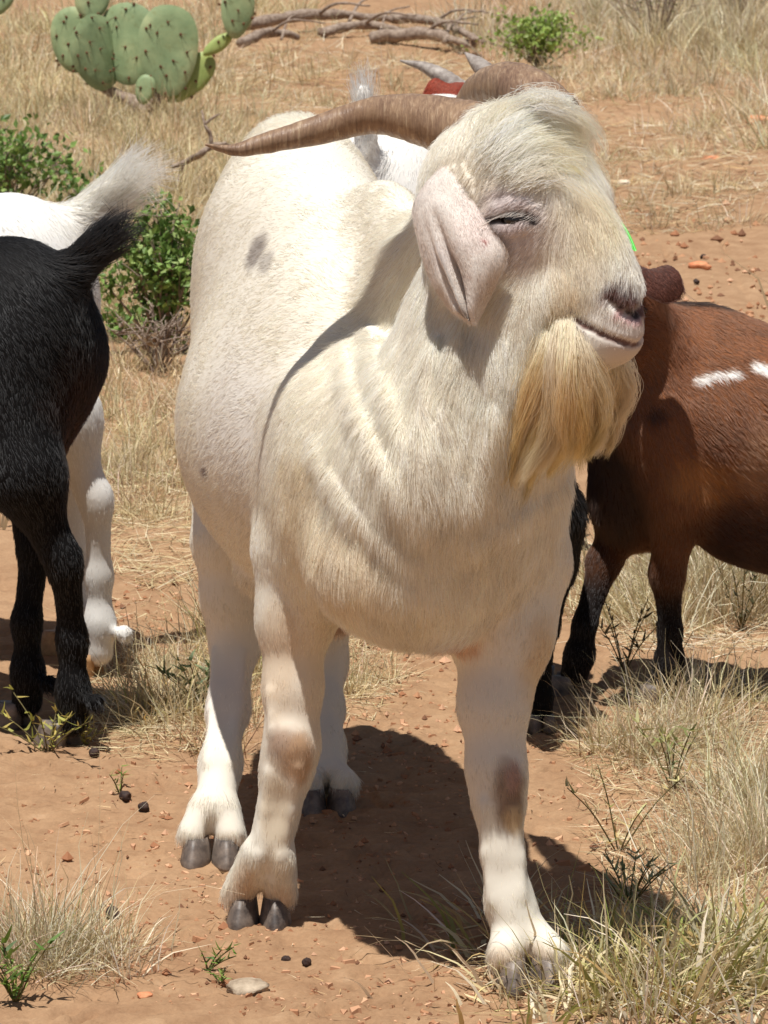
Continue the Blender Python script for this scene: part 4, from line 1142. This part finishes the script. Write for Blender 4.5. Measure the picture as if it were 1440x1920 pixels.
# ---- single grass tufts
def tuft_thing(name, label, u, v, specs, seed, group=None):
    rr = np.random.default_rng(seed); c = G(u, v); bag = Bag()
    root = empty(name, (c[0], c[1], 0)); tag(root, label, 'grass', group)
    for pname, n, rad, h, lean, bend, w, cols, K in specs:
        bag = Bag()
        cc = c[None] + rr.normal(0, rad * .6, (max(3, n // 40), 3)) * A(1, 1, 0)
        bag.add(*tufted(cc, max(1, n // len(cc)), rad * .45, h, lean, bend, w, cols, rr, K))
        o = link(pname, bag.mesh(pname, False), MAT_GRASS, root); o['kind'] = 'stuff'
    return root
tuft_thing('grass_tuft', 'bleached dry grass tuft with thin seed stalks beside droppings', 75, 1800,
           [('blades', 1500, .085, .10, .55, .7, .0016, PALE, 5), ('seed_stalks', 34, .06, .24, .35, .35, .0013, PALE, 6), ('green_blades', 130, .05, .09, .6, .5, .0018, GREENISH, 5)], 1)
tuft_thing('grass_tuft', 'yellow green broad bladed grass clump against the billy goats forefoot', 1240, 1850,
           [('blades', 700, .14, .11, .8, .9, .0058, GREENISH + PALE, 6), ('dry_blades', 1200, .15, .09, .9, .7, .0046, STRAW + PALE, 6), ('green_blades', 50, .13, .12, .65, 1.2, .0070, [lin(168, 176, 98), lin(190, 192, 122)], 7), ('fine_stalks', 400, .14, .14, .6, .6, .0017, PALE + GREENISH, 6)], 2)
tuft_thing('grass_tuft', 'small yellow green grass clump beside the tall pale straw stand', 1410, 1790,
           [('blades', 420, .09, .12, .65, .9, .0052, GREENISH, 6), ('dry_blades', 360, .10, .11, .7, .8, .004, PALE, 6)], 3)
tuft_thing('grass_tuft', 'dry straw tuft with yellowing blades between the goats hind legs and track', 330, 1330,
           [('blades', 700, .09, .095, .85, .7, .0022, STRAW, 5), ('seed_stalks', 26, .06, .16, .25, .3, .0014, STRAW, 5), ('green_blades', 120, .07, .08, .9, .6, .003, GREENISH, 5)], 4)
tuft_thing('grass_tuft', 'wiry dry grass tuft in front of the russet goats feet', 1230, 1400,
           [('blades', 420, .07, .13, .75, .7, .0016, PALE, 6), ('seed_stalks', 36, .08, .20, .55, .9, .0013, STRAW, 7)], 5)
tuft_thing('grass_tuft', 'tall pale upright straw stand at the side of the dirt track', 1400, 1640,
           [('blades', 380, .09, .12, .4, .45, .0015, PALE, 5), ('seed_stalks', 40, .09, .25, .16, .2, .0013, PALE, 6)], 6)
tuft_thing('grass_tuft', 'thin straw tuft standing behind the billy goats hind leg', 470, 1180,
           [('blades', 300, .05, .15, .35, .4, .0017, STRAW, 5), ('seed_stalks', 12, .05, .2, .2, .3, .0013, STRAW, 5)], 7)
tuft_thing('grass_tuft', 'dry grass tuft showing between the billy goats forelegs', 665, 1285,
           [('blades', 420, .06, .075, 1.0, .5, .0018, STRAW, 5)], 8)

# ---- little weeds
def weed(name, label, u, v, n, h, leaf, cols, seed, spread=.5, group=None):
    rr = np.random.default_rng(seed); c = G(u, v); root = empty(name, (c[0], c[1], 0)); tag(root, label, 'weed', group)
    sb, lb = Bag(), Bag()
    for i in range(n):
        az = rr.uniform(0, 6.28); ln = rr.uniform(.1, spread); hh = h * rr.uniform(.6, 1.1)
        p0 = c + A(*rr.normal(0, .0005, 2), -.003); p1 = p0 + A(math.cos(az) * ln * hh, math.sin(az) * ln * hh, hh * .6); p2 = p1 + A(math.cos(az) * ln * hh, math.sin(az) * ln * hh, hh * .4)
        path = catmull([p0, p1, p2], 8)
        Vt, Ft = tube(path, np.linspace(.0012, .0007, 8), 5); sb.add(Vt, Ft, lin(120, 110, 70))
        m = 9
        q = path[rr.integers(1, 8, m)]
        V_, F_, C_ = blades(q, rr.uniform(0, 6.28, m), rr.uniform(.4, 1.3, m), rr.normal(.4, .3, m), leaf * rr.uniform(.6, 1.2, m), leaf * .24 * np.ones(m), cols, rr, 4)
        lb.add(V_, F_, C_)
    link('stem', sb.mesh('stem'), MAT_GRASS, root); o = link('leaves', lb.mesh('leaves', False), MAT_LEAF, root); o['kind'] = 'stuff'
YG = [lin(170, 168, 84), lin(196, 176, 100), lin(150, 150, 70)]
weed('small_weed', 'yellowing little weed in front of the black goats hoof', 90, 1412, 9, .075, .020, YG, 1, .9)
weed('small_weed', 'tiny yellow leaved weed beside the black goats hoof and a dropping', 158, 1400, 5, .06, .016, YG, 2, .8)
weed('small_weed', 'grey green weed rooted in the straw beside the white goats hoof', 375, 1330, 8, .075, .028, [lin(128, 142, 98), lin(110, 126, 80)], 3, .5)
weed('small_weed', 'tiny green weed on bare dirt beside the grey rock', 390, 1815, 4, .03, .014, GREEN, 4, .9)
weed('small_weed', 'tiny sprig lying on the dirt, nearest the grey rock', 415, 1840, 3, .015, .012, GREEN, 5, .9)
weed('small_weed', 'green sprig growing up through the bleached grass tuft', 30, 1880, 8, .07, .024, GREEN, 6, .4)
weed('small_weed', 'single yellow stemmed weed leaning over bare dirt beside straw', 1160, 1600, 4, .11, .02, GREENISH, 7, .5)
weed('small_weed', 'blue green ragged weed between bare dirt and the green grass clump', 1180, 1700, 10, .08, .018, [lin(150, 162, 122), lin(134, 148, 104)], 8, .5)
weed('small_weed', 'olive weed with thin leaves standing in the straw beside the track', 1260, 1480, 7, .10, .024, [lin(132, 138, 84), lin(160, 156, 98)], 9, .4)
weed('small_weed', 'dark curled dry weed beside the russet goats foreleg', 1170, 1260, 6, .12, .02, [lin(110, 100, 70), lin(90, 84, 60)], 10, .35)
weed('small_weed', 'dark dry weed standing behind the russet goats foreleg', 1390, 1180, 6, .13, .022, [lin(100, 96, 66), lin(86, 84, 58)], 11, .3)
weed('small_weed', 'little green sprig near the droppings on the track', 225, 1490, 3, .045, .014, GREEN, 12, .7)

# ---- shrubs
def shrub(name, label, u, v, w, h, nst, nleaf, leaf, cols, seed, depth=.7, twig=.0035, lowbare=.25):
    rr = np.random.default_rng(seed); c = G(u, v); root = empty(name, (c[0], c[1], 0)); tag(root, label, 'shrub')
    sb, lb = Bag(), Bag(); tips = []
    for i in range(nst):
        az = rr.uniform(0, 6.28); rad = math.sqrt(rr.random())
        end = c + A(math.cos(az) * rad * w / 2, math.sin(az) * rad * w / 2 * depth, h * (1 - .45 * rad ** 2) * rr.uniform(.75, 1.05))
        mid = c + (end - c) * .5 + A(*rr.normal(0, w * .06, 2), h * .08)
        path = catmull([c + A(0, 0, -.01), mid, end], 10)
        Vt, Ft = tube(path, np.linspace(twig, twig * .35, 10), 5); sb.add(Vt, Ft)
        tips.append(path)
        for _ in range(3):
            k = rr.integers(4, 9); e2 = path[k] + A(*rr.normal(0, w * .10, 2), rr.uniform(.0, h * .22))
            p2 = catmull([path[k], (path[k] + e2) / 2 + A(*rr.normal(0, w * .02, 3)), e2], 6)
            Vt, Ft = tube(p2, np.linspace(twig * .5, twig * .25, 6), 4); sb.add(Vt, Ft)
            tips.append(p2)
    pts = np.vstack([t_[int(len(t_) * lowbare):] for t_ in tips])
    q = pts[rr.integers(0, len(pts), nleaf)] + rr.normal(0, leaf * .9, (nleaf, 3)); q[:, 2] = np.maximum(q[:, 2], .02)
    # each leaf: a folded rhombus of two triangles pairs
    d = nrm(rr.normal(0, 1, (nleaf, 3)) + A(0, 0, .5)); e = nrm(np.cross(d, rr.normal(0, 1, (nleaf, 3)))); nn = np.cross(d, e)
    L = leaf * rr.uniform(.6, 1.25, (nleaf, 1)); Wd = L * .30
    V_ = np.stack([q, q + d * L * .5 + e * Wd + nn * L * .08, q + d * L, q + d * L * .5 - e * Wd + nn * L * .08, q + d * L * .55], 1).reshape(-1, 3)
    b = np.arange(nleaf)[:, None] * 5
    F_ = np.vstack([b + np.array([[0, 1, 4]]), b + np.array([[1, 2, 4]]), b + np.array([[2, 3, 4]]), b + np.array([[3, 0, 4]])])
    cc = np.array(cols)[rr.integers(0, len(cols), nleaf)] * rr.uniform(.7, 1.2, (nleaf, 1))
    lb.add(V_, F_, np.repeat(cc, 5, 0))
    link('stem', sb.mesh('stem'), MAT_BARK, root); o = link('foliage', lb.mesh('foliage', False), MAT_LEAF, root); o['kind'] = 'stuff'
    return root
SG = [lin(116, 148, 70), lin(138, 168, 88), lin(100, 128, 60), lin(160, 182, 108), lin(88, 114, 54)]
shrub('green_shrub', 'dense bright green leafy shrub behind the billy goats flank', 310, 668, .30, .385, 30, 2300, .022, SG, 1)
shrub('green_shrub', 'loose green twiggy shrub behind the white goats back, below the cactus', 20, 420, .42, .33, 26, 1100, .028, SG, 2)
shrub('green_shrub', 'light yellow green feathery shrub beside the fallen logs', 1010, 128, .46, .24, 30, 1300, .026, [lin(158, 182, 92), lin(172, 192, 108), lin(136, 160, 76)], 3)
shrub('green_shrub', 'small green leaved plant beside the black goats tail', 170, 430, .20, .18, 9, 320, .028, SG, 4)
shrub('dry_bush', 'grey leafless bush in the pale grass behind the track', 1230, 90, .55, .42, 30, 260, .02, [lin(140, 136, 96)], 5, lowbare=.5)
shrub('dry_bush', 'grey brown twiggy bush in tall pale grass at the far side', 1390, 60, .6, .5, 30, 260, .02, [lin(130, 130, 90)], 6, lowbare=.5)
shrub('green_shrub', 'low leafy green sprig at the foot of the dense shrub', 250, 640, .13, .09, 8, 300, .022, SG, 7)
shrub('dry_bush', 'brown dead twigs heaped below the dense green shrub', 300, 702, .34, .16, 22, 40, .02, [lin(120, 96, 70)], 8)

# ---- prickly pear
def mat_cactus():
    m, nt, b, out = new_mat('cactus_skin')
    co = objco(nt)
    c = ramp(nt, noise_node(nt, 9, 5, .6, co), [(.3, lin(122, 142, 102)), (.55, lin(148, 164, 120)), (.75, lin(180, 186, 138))])
    c = mixc(nt, .35, c, ramp(nt, noise_node(nt, 40, 5, .7, co), [(.55, (1, 1, 1)), (.68, lin(200, 172, 124))]), 'MULTIPLY')
    nt.links.new(c, b.inputs['Base Color']); b.inputs['Roughness'].default_value = .55; b.inputs['Specular IOR Level'].default_value = .3
    bump(nt, noise_node(nt, 25, 5, .6, co), b, .2, .01)
    return m
MC = mat_cactus(); MC2 = mat_simple('cactus_young', lin(140, 158, 88), lin(168, 178, 108), 12, .5, .3, .2, .01); MSP = mat_simple('areole', lin(84, 60, 46), lin(128, 92, 66), 60, .9, .1, 0)
cb0 = G(290, 222)
cact = empty('prickly_pear_cactus', (cb0[0], cb0[1], 0)); tag(cact, 'prickly pear cactus with round grey green pads standing in dry grass', 'cactus')
PY = cb0[1]
def pad(cu, cv, hw, hh, tilt, face, Y, mat, seed, thick=.013):
    """egg shaped pad: centre pixel, half size in photo pixels, tilt from upright, facing angle, depth"""
    rr = np.random.default_rng(seed)
    mpp = MPP(Y); c = P(cu, cv, Y)
    fx = A(math.cos(face), math.sin(face), 0); fn = A(math.sin(face), -math.cos(face), 0)
    upv = nrm(A(0, 0, 1) + fn * -.15); 
    ct, st_ = math.cos(tilt), math.sin(tilt)
    ex = fx * ct - upv * st_; ez = fx * st_ + upv * ct; en = nrm(np.cross(ez, ex))
    W_, H_ = hw * mpp / max(.45, abs(math.cos(face))), hh * mpp
    nu, nv = 28, 9
    rows, cols_ = [], None
    th = np.linspace(0, 2 * np.pi, nu, endpoint=False)
    V_, Fq = [], []
    for side in (1, -1):
        for k in range(nv):
            s = k / (nv - 1)
            rr_ = 1 - s
            egg = 1 - .16 * np.sin(th)* -1 * 0 + .0
            wob = 1 + .07 * vnoise(np.stack([np.cos(th), np.sin(th), np.full(nu, seed * .7)], -1), 1.6, seed)
            x = np.cos(th) * W_ * (1 - .14 * (1 - np.sin(th)) * .9) * rr_ * wob; z = np.sin(th) * H_ * rr_ * wob
            d = thick * math.sqrt(max(0, 1 - rr_ ** 3.2)) * side
            bum = .0022 * vnoise(np.stack([x, z, np.full(nu, side * 3.0)], -1), 16, seed)
            V_.append(c + x[:, None] * ex + z[:, None] * ez + (d + bum * (1 - rr_ ** 4) * side)[:, None] * en)
    V_ = np.vstack(V_)
    a = np.arange(nu); b = (a + 1) % nu
    for side in range(2):
        for k in range(nv - 1):
            o = (side * nv + k) * nu
            q = np.stack([o + a, o + b, o + nu + b, o + nu + a], -1)
            Fq.append(q if side == 0 else q[:, ::-1])
    o2 = nv * nu
    o = link('pad', mesh_np('pad', V_, np.vstack(Fq)), mat, cact)
    # areoles with spines in diagonal rows on both faces
    ab = Bag(); sp = .072
    for side in (1, -1):
        for iz in range(-6, 7):
            for ix in range(-6, 7):
                x = (ix + .5 * (iz % 2)) * sp + rr.normal(0, sp * .22); z = iz * sp * .8 + rr.normal(0, sp * .22)
                q = math.hypot(x / W_, z / H_)
                if q > .97: continue
                d = thick * math.sqrt(max(0, 1 - q ** 3.2)) * side
                pc = c + x * ex + z * ez + d * en
                Vp, Fp = pebble(pc, .0058, seed + ix * 7 + iz, 1.0, 0)
                ab.add(Vp, Fp)
                for _ in range(2):
                    dv = nrm(en * side * 1.0 + ex * rr.normal(0, .6) + ez * rr.normal(-.2, .6)) * rr.uniform(.018, .035)
                    Vt, Ft = tube(np.array([pc, pc + dv * .5, pc + dv]), [.0012, .0009, .0003], 3); ab.add(Vt, Ft)
    if ab.n: 
        oo = link('spines', ab.mesh('spines'), MSP, o); oo['kind'] = 'stuff'
PADS = [(316, 95, 62, 88, .05, .30, PY, MC), (240, 82, 64, 78, -.05, -.2, PY + .10, MC), (182, 99, 48, 70, .03, 1.05, PY + .02, MC), (138, 76, 48, 62, -.1, -.1, PY + .15, MC),
        (172, 2, 36, 38, .1, .2, PY + .12, MC), (272, 168, 21, 28, .1, -.1, PY - .1, MC), (356, 146, 34, 58, .75, .1, PY + .05, MC2),
        (408, 84, 16, 32, .95, .1, PY + .05, MC2), (446, 20, 34, 52, .25, .6, PY + .05, MC), (4, -6, 26, 32, .2, .1, PY + .9, MC)]
for i, a in enumerate(PADS): pad(*a, 100 + i * 13)
Vt, Ft = tube(catmull([cb0 + A(0, 0, -.03), P(285, 205, PY), P(296, 182, PY), P(312, 165, PY + .01)], 12), np.linspace(.035, .022, 12), 12, .006, seed=3)
link('trunk', mesh_np('trunk', Vt, Ft), MAT_BARK, cact)
Vt, Ft = tube(catmull([cb0 + A(0, 0, -.03), P(255, 195, PY + .05), P(225, 180, PY + .1), P(190, 160, PY + .1)], 12), np.linspace(.03, .02, 12), 12, .006, seed=4)
link('trunk', mesh_np('trunk', Vt, Ft), MAT_BARK, cact)

# ---- dead branches and fallen logs
def branch(name, label, cat, pts, rad, seed, twigs=()):
    root = empty(name, tuple(pts[0][:2]) + (0,)); tag(root, label, cat)
    Vt, Ft = tube(catmull(pts, 28), np.interp(np.linspace(0, 1, 28), np.linspace(0, 1, len(rad)), rad), 12, max(rad) * .3, seed=seed)
    link('limb', mesh_np('limb', Vt, Ft), MAT_BARK, root)
    for k, (tp, tr) in enumerate(twigs):
        Vt, Ft = tube(catmull(tp, 14), np.linspace(tr, tr * .35, 14), 8, tr * .3, seed=seed + k + 1)
        link('twig', mesh_np('twig', Vt, Ft), MAT_BARK, root)
yb_ = 13.6; _p = P; P = lambda u, v, Y: _p(u - 8, v + 12, Y)
branch('dead_branch', 'bent grey dead branch lying in straw behind the horn tip', 'branch', [P(330, 302, yb_), P(358, 290, yb_), P(385, 276, yb_ - .05), P(405, 262, yb_), P(425, 258, yb_), P(440, 262, yb_ + .1)], [.007, .009, .010, .010, .007, .005], 1,
       [([P(405, 264, yb_), P(402, 240, yb_), P(392, 220, yb_), P(386, 196, yb_ + .05)], .008), ([P(392, 220, yb_), P(412, 206, yb_), P(420, 200, yb_)], .005), ([P(352, 292, yb_), P(345, 315, yb_), P(338, 340, yb_ - .1)], .006)])
P = _p
def log(u0, v0, u1, v1, rad, label, seed, z=.05):
    a, b = G(u0, v0, z), G(u1, v1, z)
    mid = (a + b) / 2 + A(0, .1, .03)
    branch('fallen_log', label, 'log', [a, mid, b], [rad, rad * .9, rad * .5], seed,
           [([mid, mid + A(.1, -.1, .06), mid + A(.25, -.15, .05)], rad * .35), ([a + (b - a) * .7, a + (b - a) * .75 + A(.02, .2, .08), a + (b - a) * .8 + A(.1, .3, .1)], rad * .3)])
log(440, 48, 745, 36, .030, 'long grey fallen log lying behind the prickly pear', 31)
log(735, 34, 905, 78, .024, 'slanting fallen branch reaching towards the light green shrub', 32)
log(450, 82, 560, 70, .024, 'short dark fallen log in front of the long log', 33)
log(700, 72, 890, 84, .032, 'weathered log half buried in litter under the slanting branch', 34, .02)
log(600, 62, 760, 60, .025, 'thin stick lying along the fallen logs', 35, .03)

# ---- stones and droppings
MST = mat_simple('grey_rock', lin(140, 122, 102), lin(196, 178, 154), 30, .9, .15, .6, .006); MSO = mat_simple('orange_stone', lin(196, 120, 84), lin(222, 158, 116), 30, .9, .15, .5, .006)
MDR = mat_simple('dropping', lin(44, 33, 30), lin(74, 56, 48), 120, .7, .25, .4, .002); MPS = mat_simple('pale_stone', lin(200, 180, 150), lin(226, 210, 186), 30, .9, .15, .5, .006)
def stone(name, label, cat, u, v, sz, mat, seed, group=None, flat=.6):
    p = G(u, v); p[2] = ground_z(p[0], p[1]) + sz[2] * flat * .35 if isinstance(sz, tuple) else ground_z(p[0], p[1]) + sz * flat * .7
    o = link(name, mesh_np(name, *pebble(A(0, 0, 0), sz if not isinstance(sz, tuple) else A(*sz), seed, flat, 2)), mat); o.location = p
    tag(o, label, cat, group); return o
stone('rock', 'flat grey angular rock half set in the dirt', 'rock', 462, 1852, (.027, .022, .018), MST, 3)
stone('stone', 'small orange stone lying on dirt near the bleached grass tuft', 'stone', 272, 1867, (.010, .008, .007), MSO, 4)
stone('stone', 'orange stone on bare dirt behind the russet goat', 'stone', 1312, 495, (.030, .025, .022), MSO, 5)
stone('stone', 'flat orange stone amid straw, higher up the track', 'stone', 1338, 290, (.045, .04, .022), MSO, 6)
stone('stone', 'round pale stone beside straw behind the billy goats face', 'stone', 1170, 343, (.022, .02, .022), MPS, 7)
stone('stone', 'dark reddish stone amid the leaf litter', 'stone', 1425, 225, (.05, .04, .03), MSO, 8)
DG = 'goat droppings on the dirt'
for u, v, s_, lb_ in ((177, 1420, .0075, 'round dark dropping beside the black goats hoof'), (235, 1503, .0075, 'dark dropping next to the little green sprig'), (270, 1524, .0078, 'perfectly round dark dropping by itself on bare dirt'),
                     (210, 1722, .009, 'lumpy dark dropping at the edge of the bleached grass tuft'), (575, 1808, .006, 'small dark dropping in front of the billy goats forefoot'), (537, 1800, .006, 'crumbled dark dropping in front of the billy goats forefoot'),
                     (1318, 465, .008, 'dark dropping on bare dirt behind the orange stone'), (1306, 524, .008, 'dark pellet on bare dirt in front of the orange stone')):
    stone('dropping', lb_, 'dropping', u, v, s_, MDR, int(u), DG, .95)
